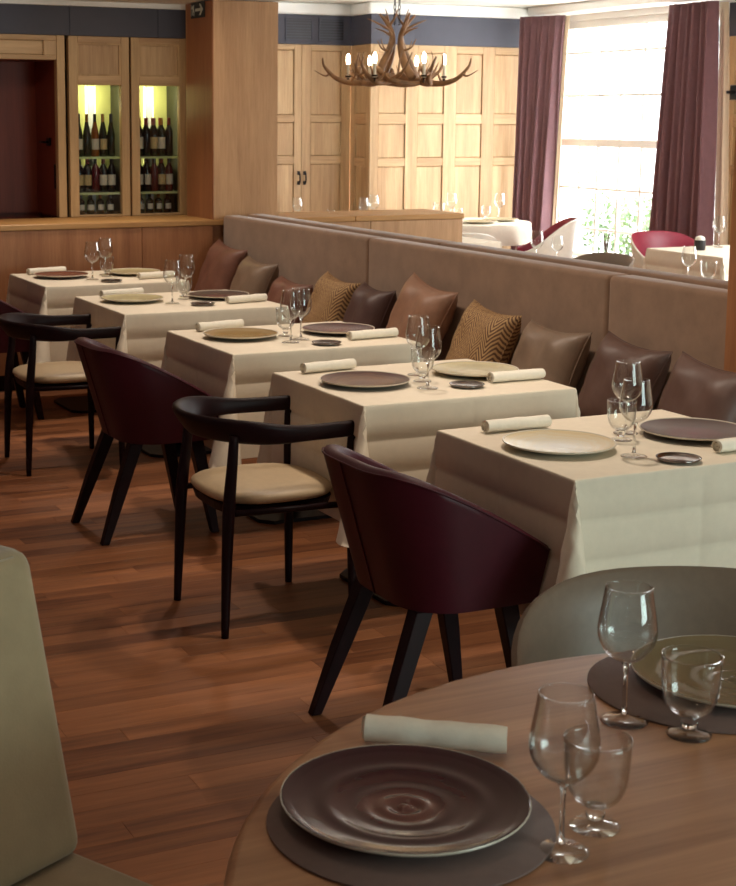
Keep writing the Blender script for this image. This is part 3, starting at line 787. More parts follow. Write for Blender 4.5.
for k in range(4):
    a = view_a + 0.5 + k * PI / 2
    lean = (0.03, 0.05, 0.02, 0.06)[k]
    base = [(0.20, 0.02, 0.03), (0.13, 0.0, 0.12), (0.07, 0.0, 0.22), (0.045, 0.01, 0.32), (0.06 + lean, 0.0, 0.40), (0.13 + lean, -0.01, 0.47)]
    P = [rotp(p, a) for p in base]
    tn = [(0.62, [rotp((0.10, 0.05, 0.36), a), rotp((0.16, 0.09, 0.38), a)], 0.012),
          (0.78, [rotp((0.05, 0.05, 0.45), a), rotp((0.04, 0.08, 0.51), a)], 0.011),
          (0.40, [rotp((0.14, 0.04, 0.24), a), rotp((0.18, 0.06, 0.30), a)], 0.010),
          (0.70, [rotp((0.16, -0.03, 0.41), a), rotp((0.24, -0.05, 0.44), a)], 0.011)]
    antler(ch, P, 0.033, tn)
for k in range(5):
    a = view_a + 0.3 + k * 2 * PI / 5
    base = [(0.10, -0.28, 0.10), (0.20, -0.20, 0.015), (0.25, -0.05, -0.005), (0.22, 0.12, 0.02), (0.25, 0.24, 0.10), (0.22, 0.28, 0.20)]
    tn = [(0.5, [rotp((0.31, 0.02, 0.05), a), rotp((0.36, 0.03, 0.13), a)], 0.010), (0.75, [rotp((0.28, 0.12, 0.03), a), rotp((0.36, 0.13, 0.07), a)], 0.010)]
    antler(ch, [rotp(p, a) for p in base], 0.021, tn)
for k in range(6):
    a = view_a + k * PI / 3
    c = rotp((0.37, 0, 0), a)
    sl = lathe_obj('candle', [(0.0, 0.03), (0.018, 0.035), (0.02, 0.05), (0.011, 0.055), (0.011, 0.13), (0.0, 0.13)], M['candle'], ch, 14, False, c)
    lathe_obj('drip_cup', [(0.006, 0.0), (0.010, 0.03), (0.022, 0.042), (0.0225, 0.052), (0.0, 0.05)], M['brass_dark'], sl, 14)
    lathe_obj('bulb', [(0.0, 0.128), (0.012, 0.131), (0.0175, 0.155), (0.016, 0.178), (0.008, 0.20), (0.0, 0.205)], M['bulb'], sl, 14)
for k, dx in enumerate((-0.02, 0.02)):
    chain = []
    for i in range(13):
        z = 0.42 + i * 0.034
        ring = []
        for q in range(10):
            t = 2 * PI * q / 10
            p = (0.009 * math.cos(t), 0, 0.021 * math.sin(t)) if i % 2 else (0, 0.009 * math.cos(t), 0.021 * math.sin(t))
            ring.append((dx + p[0], p[1], z + p[2]))
        rr = ring + [ring[0], ring[1]]
        chain.append(tube(rr, 0.003, 6, False))
    mesh_obj('chain', *merge(*chain), M['black_metal'], ch, True)
lathe_obj('ceiling_rose', [(0.0, 0.854), (0.06, 0.854), (0.05, 0.835), (0.03, 0.81), (0.0, 0.81)], M['black_metal'], ch, 20)
for k in range(6):
    a = view_a + k * PI / 3; c = rotp((0.37, 0, 0), a)

# ------------------------------------------------------------------ banquettes
bq = thing('banquette', 'long taupe velvet banquette behind the row of square tables', 'banquette', (0, 0, 0))
def pad(name, x0, x1, y0, y1, z0, z1, bev, mat, parent): return bbox(name, x0, x1, y0, y1, z0, z1, mat, parent, bev, 4)
for a, b_ in ((4.25, 4.983), (4.987, 7.041), (7.045, YW - 0.012)):
    pad('back_pad', XB, XB + 0.125, a, b_, 0.45, 1.047, 0.022, M['velvet'], bq)
for a, b_ in ((2.9, 4.983), (4.987, 7.041), (7.045, YW - 0.012)):
    pad('seat_pad', 3.25, 3.685 if a < 3 else XB - 0.002, a, b_, 0.33, 0.448, 0.03, M['velvet'], bq)
bbox('base', 3.32, 3.68, 2.95, YW - 0.02, 0.002, 0.328, M['dark_wood'], bq, 0.004)
b2 = thing('banquette', 'second taupe banquette back-to-back behind the first, facing the far room', 'banquette', (0, 0, 0))
for a, b_ in ((4.25, 6.6), (6.604, YW - 0.012)):
    pad('back_pad', 3.915, 4.045, a, b_, 0.45, 1.052, 0.022, M['velvet'], b2)
    pad('seat_pad', 4.047, 4.60, a, b_, 0.33, 0.448, 0.03, M['velvet'], b2)
bbox('base', 3.90, 4.5, 4.25, YW - 0.02, 0.002, 0.328, M['dark_wood'], b2, 0.004)

# ------------------------------------------------------------------ cushions
def cushion_mesh(w, h, th, n=16):
    V, F = [], []
    def P(u, v, s):
        # pinched corners
        e = 0.26
        x = u * w / 2 * (1 - e * (1 - abs(v)) * abs(u) ** 3 * 0 - e * (1 - v * v) * (abs(u) ** 2) * 0.5)
        y = v * h / 2 * (1 - e * (1 - u * u) * (abs(v) ** 2) * 0.5)
        t = th / 2 * max(0, (1 - u ** 4)) ** 0.55 * max(0, (1 - v ** 4)) ** 0.55
        t *= 1 - 0.10 * math.sin(u * 5 + v * 3) * (1 - u * u) + 0.05 * math.sin(v * 9 - u * 7)
        return (s * t, x, y)
    idx = {}
    for s in (1, -1):
        for i in range(n + 1):
            for j in range(n + 1):
                u = math.sin((-1 + 2 * i / n) * PI / 2); v = math.sin((-1 + 2 * j / n) * PI / 2)
                if s == -1 and (i in (0, n) or j in (0, n)): idx[s, i, j] = idx[1, i, j]; continue
                idx[s, i, j] = len(V); V.append(P(u, v, s))
    for s in (1, -1):
        for i in range(n):
            for j in range(n):
                F.append((idx[s, i, j], idx[s, i + 1, j], idx[s, i + 1, j + 1], idx[s, i, j + 1]))
    return V, F
def cushion(y, w, h, mat, label, x=3.60, z0=0.45, lean=16, rot=0, turn=0, th=0.17):
    """stands on the seat and leans on the banquette back"""
    t = tag(mesh_obj('cushion', *cushion_mesh(w, h, th), M[mat], None, True), label, 'cushion', 'scatter cushions on the banquette')
    c, s = math.cos(math.radians(lean)), math.sin(math.radians(lean))
    ry = math.radians(lean); rx = math.radians(rot)
    t.rotation_euler = (Matrix.Rotation(math.radians(turn), 3, 'Z') @ Matrix.Rotation(ry, 3, 'Y') @ Matrix.Rotation(rx, 3, 'X')).to_euler()
    hh = (h / 2 * abs(math.cos(rx)) + w / 2 * abs(math.sin(rx))) * c
    t.location = (x, y, z0 + hh)
    # piping along the edge
    E_ = []
    k = 40
    for i in range(k):
        a = i / k * 4; sd = int(a); f_ = -1 + 2 * (a - sd)
        u, v = [(f_, -1), (1, f_), (-f_, 1), (-1, -f_)][sd]
        e = 0.26
        E_.append((0, u * w / 2 * (1 - e * (1 - v * v) * 0.5 * u * u), v * h / 2 * (1 - e * (1 - u * u) * 0.5 * v * v)))
    mesh_obj('piping', *tube(E_ + E_[:1], 0.0035, 6), M[mat], t, True)
    return t
cushion(8.755, 0.48, 0.45, 'brown_leather', 'large brown leather cushion at the far end by the oak wall', 3.622, lean=21, rot=4)
cushion(8.265, 0.44, 0.40, 'taupe_satin', 'grey-taupe cushion next to the large brown leather one', 3.622, lean=21, rot=2)
cushion(7.765, 0.42, 0.32, 'brown_leather', 'low brown leather cushion behind the glasses of the middle table', 3.622, lean=21, rot=2)
cushion(7.215, 0.40, 0.39, 'chevron', 'gold chevron-patterned cushion between brown leather and dark cushion', 3.622, lean=21, rot=4)
cushion(6.800, 0.34, 0.39, 'umber_satin', 'small dark umber cushion beside the large tan leather one', 3.622, lean=21, rot=2)
cushion(6.285, 0.45, 0.45, 'tan_leather', 'large tan leather cushion at the middle of the banquette', 3.622, lean=21, rot=7)
cushion(5.715, 0.40, 0.40, 'chevron', 'gold chevron-patterned cushion right of the tan leather one', 3.622, lean=21, rot=4)
cushion(5.215, 0.43, 0.39, 'taupe_satin', 'taupe satin cushion beside the nearer chevron cushion', 3.622, lean=21, rot=0)
cushion(4.705, 0.40, 0.385, 'mocha_satin', 'dark mocha cushion behind the wine glasses of the nearest table', 3.622, lean=21, rot=4)
cushion(4.15, 0.42, 0.39, 'mocha_satin', 'dark mocha cushion at the right edge against the column', 3.545, lean=21, rot=3)

# ------------------------------------------------------------------ tables and tablecloths
def cloth_mesh(hx, hy, drop, z, seed):
    rnd = random.Random(seed)
    dl = [0.003, 0.008, 0.02, 0.06, 0.105, 0.115, 0.125, 0.17, 0.215, 0.225, 0.235, 0.29, 0.34, 0.38, drop]
    def line(h):
        inn = [-h + 2 * h * i / 14 for i in range(15)]
        inn = sorted(set(inn + [-0.006, 0.006, -h + 0.006, h - 0.006]))
        return [-h - d for d in reversed(dl)] + inn + [h + d for d in dl]
    xs, ys_ = line(hx), line(hy)
    p1, p2, p3 = rnd.uniform(0, 6), rnd.uniform(0, 6), rnd.uniform(0, 6)
    def off(d):
        pts = [(0, 0.0), (0.008, 0.003), (0.105, 0.009), (0.115, 0.001), (0.125, 0.007), (0.215, 0.009), (0.225, 0.001), (0.235, 0.006), (drop, 0.010)]
        for (a, b_), (c, d_) in zip(pts, pts[1:]):
            if d <= c: return lerp(b_, d_, (d - a) / (c - a) if c > a else 0)
        return pts[-1][1]
    def wav(s, d, ph): return (d / drop) ** 1.3 * (0.007 * math.sin(s * 9 + ph) + 0.004 * math.sin(s * 21 + ph * 2))
    def crease(s): return -0.003 * max(0, 1 - abs(s) / 0.006)
    V = []
    for x in xs:
        for yv in ys_:
            a = max(0, abs(x) - hx); b_ = max(0, abs(yv) - hy)
            sx = 1 if x > 0 else -1; sy = 1 if yv > 0 else -1
            if a == 0 and b_ == 0:
                V.append((x, yv, z + 0.0006 * math.sin(x * 30 + p1) * math.sin(yv * 27 + p2)))
            elif b_ == 0:
                V.append((sx * (hx + off(a) + max(0, wav(yv, a, p1 + sx))) + sx * crease(yv) * min(1, a * 20), yv, z - max(0, a - 0.0015)))
            elif a == 0:
                V.append((x, sy * (hy + off(b_) + max(0, wav(x, b_, p2 + sy))) + sy * crease(x) * min(1, b_ * 20), z - max(0, b_ - 0.0015)))
            else:
                r = math.hypot(a, b_); r = min(r, drop * 1.02); t = math.atan2(b_, a)
                bul = ((0.55 if sy < 0 else 0.17) if sx < 0 else 0.15) * r * abs(math.sin(2 * t)) ** 1.1
                o = off(min(r, drop)) + bul
                # fold leans a little to one side
                tt = t + 0.25 * math.sin(2 * t)
                V.append((sx * (hx + o * math.cos(tt)), sy * (hy + o * math.sin(tt)), z - max(0, r - 0.0015) * (1 - 0.05 * abs(math.sin(2 * t)))))
    n = len(ys_)
    F = [(i * n + j, (i + 1) * n + j, (i + 1) * n + j + 1, i * n + j + 1) for i in range(len(xs) - 1) for j in range(n - 1)]
    return V, F
TBL = {5: (2.292, 3.120, 3.152, 3.842, 'the nearest square table'), 4: (2.270, 3.095, 4.272, 4.980, 'the second square table from the camera'),
       3: (2.300, 3.140, 5.425, 6.154, 'the middle square table of the row'), 2: (2.310, 3.155, 6.750, 7.535, 'the fourth square table, second from the oak wall'),
       1: (2.293, 3.125, 8.022, 8.773, 'the farthest square table, by the low oak wall')}
TZ = 0.75
for k, (x0, x1, y0, y1, nm) in TBL.items():
    cx, cy, hx, hy = (x0 + x1) / 2, (y0 + y1) / 2, (x1 - x0) / 2, (y1 - y0) / 2
    t = thing('dining_table', 'square table with dark base plate, %s' % nm.replace('the ', '', 1).split(',')[0], 'table', (cx, cy, 0), 0, 'square tables along the banquette')
    bbox('tabletop', -hx + 0.006, hx - 0.006, -hy + 0.006, hy - 0.006, 0.715, 0.7465, M['dark_wood'], t, 0.004)
    mesh_obj('pedestal', *tube([(0, 0, 0.016), (0, 0, 0.714)], 0.04, 16), M['black_metal'], t, True)
    bp = merge(([(0, 0, 0)], []))
    c = 0.05; h = 0.225
    pts = [(-h + c, -h), (h - c, -h), (h, -h + c), (h, h - c), (h - c, h), (-h + c, h), (-h, h - c), (-h, -h + c)]
    link('base_plate', bevel_mesh('base_plate', loft([[(p[0], p[1], 0.0005) for p in pts], [(p[0], p[1], 0.016) for p in pts]]), 0.002, 1), M['black_metal'], t)
    o = mesh_obj('tablecloth', *cloth_mesh(hx, hy, 0.42, 0.0, k), M['cloth'], None, True, (cx, cy, TZ - 0.001))
    o.data.set_sharp_from_angle(angle=math.radians(75))
    tag(o, 'white linen tablecloth draped over %s' % nm, 'tablecloth', 'white tablecloths along the banquette')

# ------------------------------------------------------------------ tableware
TW = 0.7515
def plate_mesh(R=0.158):
    prof = [(0.0, 0.004), (0.02, 0.0045), (0.05, 0.0035), (0.085, 0.006), (0.12, 0.011), (0.150, 0.017), (R - 0.001, 0.0195), (R, 0.0185), (R - 0.004, 0.0155), (0.12, 0.0065), (0.09, 0.0005), (0.0, 0.0)]
    v, f = lathe(prof, 48)
    me = bpy.data.meshes.new('plate'); me.from_pydata(v, [], f); clean(me)
    for p in me.polygons: p.use_smooth = True
    return me
def ripple_plate_mesh(R=0.166):
    prof = [(0.0, 0.0060), (0.006, 0.0062)]
    n = 46
    for i in range(1, n):
        r = 0.006 + (R - 0.016) * i / n
        base = 0.0035 + 0.016 * (r / R) ** 2.4
        prof.append((r, base + 0.0036 * math.cos(r * 2 * PI / 0.029) * math.exp(-r / 0.034) + 0.0026 * math.exp(-((r - 0.105) / 0.012) ** 2)))
    prof += [(R - 0.003, 0.0205), (R, 0.0205), (R, 0.0185), (R - 0.008, 0.0145), (0.12, 0.0055), (0.09, 0.0), (0.0, 0.0)]
    v, f = lathe(prof, 72)
    me = bpy.data.meshes.new('plate'); me.from_pydata(v, [], f); clean(me)
    for p in me.polygons: p.use_smooth = True
    return me
plate_me = plate_mesh()
def plate(x, y_, z, mat, label, me=None, rz=0):
    mm = (me or plate_me).copy(); mm.materials.clear(); mm.materials.append(M[mat])
    o = tag(link('plate', mm, None, None, (x, y_, z), (0, 0, rz)), label, 'plate', 'charger plates')
    R = max(v.co.x for v in mm.vertices)
    lathe_obj('rim', [(R - 0.0035, 0.0192), (R + 0.0006, 0.0208), (R + 0.0012, 0.0188), (R - 0.003, 0.0150)], M['plate_rim'], o, 48, True)
    return o
def glass_mesh(name, prof_out, prof_in, n=32):
    if name == 'bowl':
        sm = lambda P: [(max(0.0, p.x), p.y) for p in smooth_pts([(a, b_, 0) for a, b_ in P], 4)]
        prof_out, prof_in = sm(prof_out), sm(prof_in)
    v, f = lathe(prof_out + prof_in, n)
    me = bpy.data.meshes.new(name); me.from_pydata(v, [], f); clean(me)
    for p in me.polygons: p.use_smooth = True
    me.materials.append(M['solid_glass'] if name == 'stem' else M['glass']); return me
# wine glass 0.215 m
wg_foot = glass_mesh('foot', [(0.0, 0.0), (0.0365, 0.0), (0.037, 0.0015), (0.030, 0.0035), (0.012, 0.007)], [(0.005, 0.011), (0.0, 0.011)])
wg_stem = glass_mesh('stem', [(0.0, 0.0105), (0.0048, 0.0108), (0.0036, 0.03), (0.0034, 0.07), (0.0045, 0.088), (0.008, 0.094)], [(0.0, 0.094)], 16)
wg_bowl = glass_mesh('bowl', [(0.0, 0.0935), (0.010, 0.0955), (0.028, 0.106), (0.041, 0.124), (0.0455, 0.142), (0.0435, 0.165), (0.039, 0.192), (0.0355, 0.2150)],
                     [(0.0343, 0.2152), (0.0378, 0.192), (0.0423, 0.165), (0.0443, 0.142), (0.0398, 0.125), (0.027, 0.1075), (0.010, 0.0975), (0.0, 0.0965)], 40)
# short-stemmed water goblet 0.13 m
gb_foot = glass_mesh('foot', [(0.0, 0.0), (0.034, 0.0), (0.035, 0.002), (0.028, 0.005), (0.013, 0.009)], [(0.010, 0.012), (0.0, 0.012)])
gb_stem = glass_mesh('stem', [(0.0, 0.0115), (0.010, 0.0118), (0.013, 0.017), (0.0135, 0.021), (0.011, 0.026), (0.014, 0.031)], [(0.0, 0.031)], 20)
gb_bowl = glass_mesh('bowl', [(0.0, 0.0305), (0.016, 0.032), (0.030, 0.041), (0.040, 0.058), (0.0445, 0.085), (0.0465, 0.128)],
                     [(0.0450, 0.1282), (0.0430, 0.085), (0.0384, 0.059), (0.0285, 0.0435), (0.015, 0.0365), (0.0, 0.036)], 40)
def wine_glass(x, y_, z, label, s=1.0, group='wine glasses on the tables'):
    t = thing('wine_glass', label, 'wine glass', (x, y_, z), 0, group)
    t.scale = (s, s, s)
    for nm, me in (('foot', wg_foot), ('stem', wg_stem), ('bowl', wg_bowl)): link(nm, me, None, t)
    return t
def goblet(x, y_, z, label, s=1.0, group='water goblets on the tables'):
    t = thing('water_goblet', label, 'glass', (x, y_, z), 0, group)
    t.scale = (s, s, s)
    for nm, me in (('foot', gb_foot), ('stem', gb_stem), ('bowl', gb_bowl)): link(nm, me, None, t)
    return t
def napkin(x, y_, z, rz, L, label, r=0.021, flat=0.82, seed=0):
    """rolled napkin: a spiral of cloth with the outer flap lying on the side"""
    rnd = random.Random(seed)
    n = 26
    ring0 = []
    turns = 1.0
    out = []
    for k in range(n):
        a = 2 * PI * k / (n - 1)
        rr = r * (1.0 + 0.10 * (k / (n - 1)))
        out.append((rr * math.cos(a - 0.5), rr * flat * math.sin(a - 0.5)))
    inn = []
    for k in range(n):
        a = 2 * PI * k / (n - 1)
        rr = (r * (1.0 + 0.10 * (k / (n - 1)))) - 0.004
        inn.append((rr * math.cos(a - 0.5), rr * flat * math.sin(a - 0.5)))
    prof = out + inn[::-1]
    zb = min(p[1] for p in out)
    rings = []
    M_ = 12
    for i in range(M_ + 1):
        s = -L / 2 + L * i / M_
        w = 1 + 0.035 * math.sin(i * 1.7 + seed) + 0.03 * math.cos(i * 0.9 + seed * 2)
        rings.append([(s + 0.0025 * math.sin(6 * q / len(prof)), p[0] * w, max(zb, p[1] * w) - zb) for q, p in enumerate(prof)])
    t = tag(mesh_obj('napkin', *loft(rings), M['napkin'], None, True, (x, y_, z), (0, 0, rz)), label, 'napkin', 'rolled napkins')
    t.data.set_sharp_from_angle(angle=math.radians(60))
    # inner rolls visible at the ends
    sp = []
    k = 40
    for q in range(k):
        a = q / (k - 1) * 4 * PI; rr = 0.003 + (r - 0.009) * q / (k - 1)
        sp.append((rr * math.cos(a), rr * flat * math.sin(a)))
    V, F = [], []
    for s in (-L / 2 + 0.004, L / 2 - 0.004):
        for p in sp: V.append((s, p[0], p[1] - zb))
    for q in range(k - 1): F.append((q, q + 1, k + q + 1, k + q))
    o = mesh_obj('inner_roll', V, F, M['napkin'], t, True)
    sm = o.modifiers.new('thick', 'SOLIDIFY'); sm.thickness = 0.0025; sm.offset = 0
    return t
dish_prof = [(0.0, 0.0), (0.045, 0.0), (0.056, 0.003), (0.060, 0.0085), (0.0575, 0.009), (0.053, 0.0045), (0.044, 0.0025), (0.0, 0.0025)]
def dish(x, y_, z, label):
    o = lathe_obj('bread_dish', dish_prof, M['chrome'], None, 36, False, (x, y_, z), 0)
    tag(o, label, 'dish', 'small metal bread dishes')
    lathe_obj('rim', [(0.0605, 0.0082), (0.0612, 0.0095), (0.0585, 0.0098), (0.0580, 0.0088)], M['black_metal'], o, 36, True)
    return o

NM = {5: 'the nearest square table', 4: 'the second square table', 3: 'the middle square table', 2: 'the fourth square table', 1: 'the farthest square table'}
SET = {
 5: dict(pl=[(2.475, 3.485, 'pl_white', 'pearl white plate'), (2.945, 3.475, 'pl_grey', 'dark grey-plum plate')], nap=[(2.505, 3.748, 0.0, 0.22), (2.945, 3.262, 0.06, 0.21)], dish=(2.682, 3.222), gF=(2.600, 3.310), gB=(2.775, 3.575), gob=(2.70, 3.50)),
 4: dict(pl=[(2.460, 4.625, 'pl_plumgold', 'plum and gold glazed plate'), (2.930, 4.66, 'pl_pale', 'pale sage plate')], nap=[(2.465, 4.925, 0.12, 0.22), (2.985, 4.475, 0.02, 0.22)], dish=(2.762, 4.442), gF=(2.617, 4.462), gB=(2.722, 4.715), gob=(2.670, 4.59)),
 3: dict(pl=[(2.510, 5.84, 'pl_gold', 'olive gold plate'), (2.960, 5.82, 'pl_purple', 'plum plate')], nap=[(2.52, 6.10, 0.2, 0.23), (3.01, 5.60, 0.08, 0.23)], dish=(2.757, 5.522), gF=(2.640, 5.62), gB=(2.715, 5.68), gob=(2.700, 5.80)),
 2: dict(pl=[(2.510, 7.225, 'pl_pale', 'pale olive plate'), (2.970, 7.20, 'pl_grey', 'dark plum plate')], nap=[(2.53, 7.45, 0.2, 0.24), (3.02, 6.96, 0.2, 0.23)], dish=(2.779, 6.94), gF=(2.660, 7.05), gB=(2.835, 7.31), gob=(2.780, 7.20)),
 1: dict(pl=[(2.515, 8.48, 'pl_brown', 'red-brown plate'), (2.955, 8.48, 'pl_pale', 'pale olive plate')], nap=[(2.49, 8.70, 0.2, 0.24), (3.00, 8.22, 0.2, 0.23)], dish=(2.705, 8.135), gF=(2.640, 8.28), gB=(2.790, 8.50), gob=(2.765, 8.40)),
}
for k, s in SET.items():
    for q, (x, y_, mt, lb) in enumerate(s['pl']):
        plate(x, y_, TW, mt, '%s on the %s side of %s' % (lb, 'aisle' if q == 0 else 'banquette', NM[k]), rz=k + q)
    for q, (x, y_, rz, L) in enumerate(s['nap']):
        napkin(x, y_, TW, rz, L, 'rolled ivory napkin on the %s of %s' % ('aisle side' if q == 0 else 'banquette side', NM[k]), seed=k * 2 + q)
    dish(s['dish'][0], s['dish'][1], TW, 'small dark metal bread dish near the front edge of %s' % NM[k])
    wine_glass(s['gF'][0], s['gF'][1], TW, 'front wine glass of the pair on %s' % NM[k])
    wine_glass(s['gB'][0], s['gB'][1], TW, 'rear wine glass of the pair on %s' % NM[k])
    goblet(s['gob'][0], s['gob'][1], TW, 'short water goblet standing between the wine glasses on %s' % NM[k], 0.92)

# ------------------------------------------------------------------ burgundy tub armchairs
def tub_path(front_x, back_x, wy, rc, n_side=8, n_arc=8, n_back=5, front_dy=0.0):
    """open U from the near front end, round the back, to the far front end"""
    P = []
    for i in range(n_side): t = i / n_side; P.append((lerp(front_x, back_x + rc, t), -(wy - front_dy * (1 - t))))
    for i in range(n_arc + 1):
        a = -PI / 2 - (PI / 2) * i / n_arc
        P.append((back_x + rc + rc * math.cos(a), -(wy - rc) + rc * math.sin(a)))
    for i in range(1, n_back): P.append((back_x, lerp(-(wy - rc), wy - rc, i / n_back)))
    for i in range(n_arc + 1):
        a = PI - (PI / 2) * i / n_arc
        P.append((back_x + rc + rc * math.cos(a), (wy - rc) + rc * math.sin(a)))
    for i in range(1, n_side + 1): t = i / n_side; P.append((lerp(back_x + rc, front_x, t), wy - front_dy * t))
    return P
def tub_chair_parts(t, out_mat, in_mat):
    top = tub_path(0.238, -0.238, 0.268, 0.19, front_dy=0.0)
    bot = tub_path(0.232, -0.128, 0.226, 0.145)
    def inset(P, d):
        Q = []
        for i, p in enumerate(P):
            a = Vector(P[max(i - 1, 0)]); b_ = Vector(P[min(i + 1, len(P) - 1)])
            tn = (b_ - a).normalized(); nrm = Vector((-tn.y, tn.x))
            # interior lies toward (0.0,0)
            c = Vector((0.05, 0)) - Vector(p)
            if nrm.dot(c) < 0: nrm = -nrm
            Q.append((p[0] + nrm.x * d, p[1] + nrm.y * d))
        return Q
    def hz(p):
        x = p[0]
        return 0.778 - 0.222 * (max(0, x + 0.21) / 0.448) ** 1.32
    tin = inset(top, 0.042); bin_ = inset(bot, 0.055)
    rings = []
    for i in range(len(top)):
        h = hz(top[i]); b0 = 0.392
        def pt(P0, P1, s, z): return (lerp(P0[0], P1[0], s), lerp(P0[1], P1[1], s), z)
        bulge = 0.012
        r_ = []
        for s in (0, 0.06, 0.3, 0.6, 0.85, 0.95):
            q = pt(bot[i], top[i], s, lerp(b0, h - 0.012, s))
            r_.append(q)
        mid = ((top[i][0] + tin[i][0]) / 2, (top[i][1] + tin[i][1]) / 2)
        r_.append((top[i][0], top[i][1], h - 0.010))
        r_.append((lerp(top[i][0], tin[i][0], 0.2), lerp(top[i][1], tin[i][1], 0.2), h - 0.001))
        r_.append((mid[0], mid[1], h + 0.001))
        r_.append((lerp(top[i][0], tin[i][0], 0.8), lerp(top[i][1], tin[i][1], 0.8), h - 0.001))
        r_.append((tin[i][0], tin[i][1], h - 0.010))
        for s in (0.9, 0.6, 0.3, 0.0):
            r_.append(pt(bin_[i], tin[i], s, lerp(0.42, h - 0.015, s)))
        rings.append(r_)
    o = mesh_obj('shell', *loft(rings, True, True), out_mat, t, True)
    o.data.set_sharp_from_angle(angle=math.radians(55))
    # seams down the two rear corners and along the rim
    for i in (len(top) // 2,):
        sp = [Vector(rings[i][k]) for k in range(0, 7)]
        c = Vector((0, 0, 0))
        sp = [p + Vector((p.x, p.y, 0)).normalized() * 0.0015 for p in sp]
        mesh_obj('seam', *tube(sp, 0.0025, 6), out_mat, o, True)
    mesh_obj('piping', *tube([Vector(r_[6]) + Vector((r_[6][0] - 0.05, r_[6][1], 0)).normalized() * 0.001 for r_ in rings], 0.003, 6), out_mat, o, True)
    # seat pan and cushion
    bp = [(p[0], p[1], 0.392) for p in inset(bot, 0.002)]; bp2 = [(p[0], p[1], 0.42) for p in inset(bot, 0.02)]
    mesh_obj('seat_pan', *loft([bp, bp2]), out_mat, t)
    sp = inset(tub_path(0.245, -0.15, 0.225, 0.12), 0.03)
    ring = lambda d, z: [(p[0], p[1], z) for p in inset(sp, d)]
    mesh_obj('seat', *loft([ring(0.0, 0.421), ring(-0.004, 0.44), ring(0.0, 0.46), ring(0.02, 0.472), ring(0.06, 0.478)]), in_mat, t, True)
    # legs
    for sx, sy in ((-1, -1), (-1, 1), (1, -1), (1, 1)):
        tx, ty = (-0.080, 0.150) if sx < 0 else (0.17, 0.165)
        fx, fy = (-0.225, 0.185) if sx < 0 else (0.245, 0.19)
        def sq(x, y_, z, a, b_): return [(x - a, sy * y_ - b_, z), (x + a, sy * y_ - b_, z), (x + a, sy * y_ + b_, z), (x - a, sy * y_ + b_, z)]
        me = bevel_mesh('leg', loft([sq(tx, ty, 0.3915, 0.027, 0.024), sq(lerp(tx, fx, .5), lerp(ty, fy, .5), 0.2, 0.024, 0.021), sq(fx, fy, 0.0005, 0.016, 0.015)]), 0.003, 1)
        link('leg', me, M['dark_wood'], t)
    return t
red = thing('tub_armchair', 'burgundy leather tub armchair at the nearest square table', 'chair', (2.035, 3.495, 0), 0, 'burgundy tub armchairs')
tub_chair_parts(red, M['burgundy'], M['burgundy'])
dup(red, (2.030, 5.755, 0), 0.02, 'burgundy leather tub armchair at the middle square table, between the wooden armchairs')
dup(red, (2.03, 8.30, 0), 0.0, 'burgundy leather tub armchair at the far left, by the farthest square table')

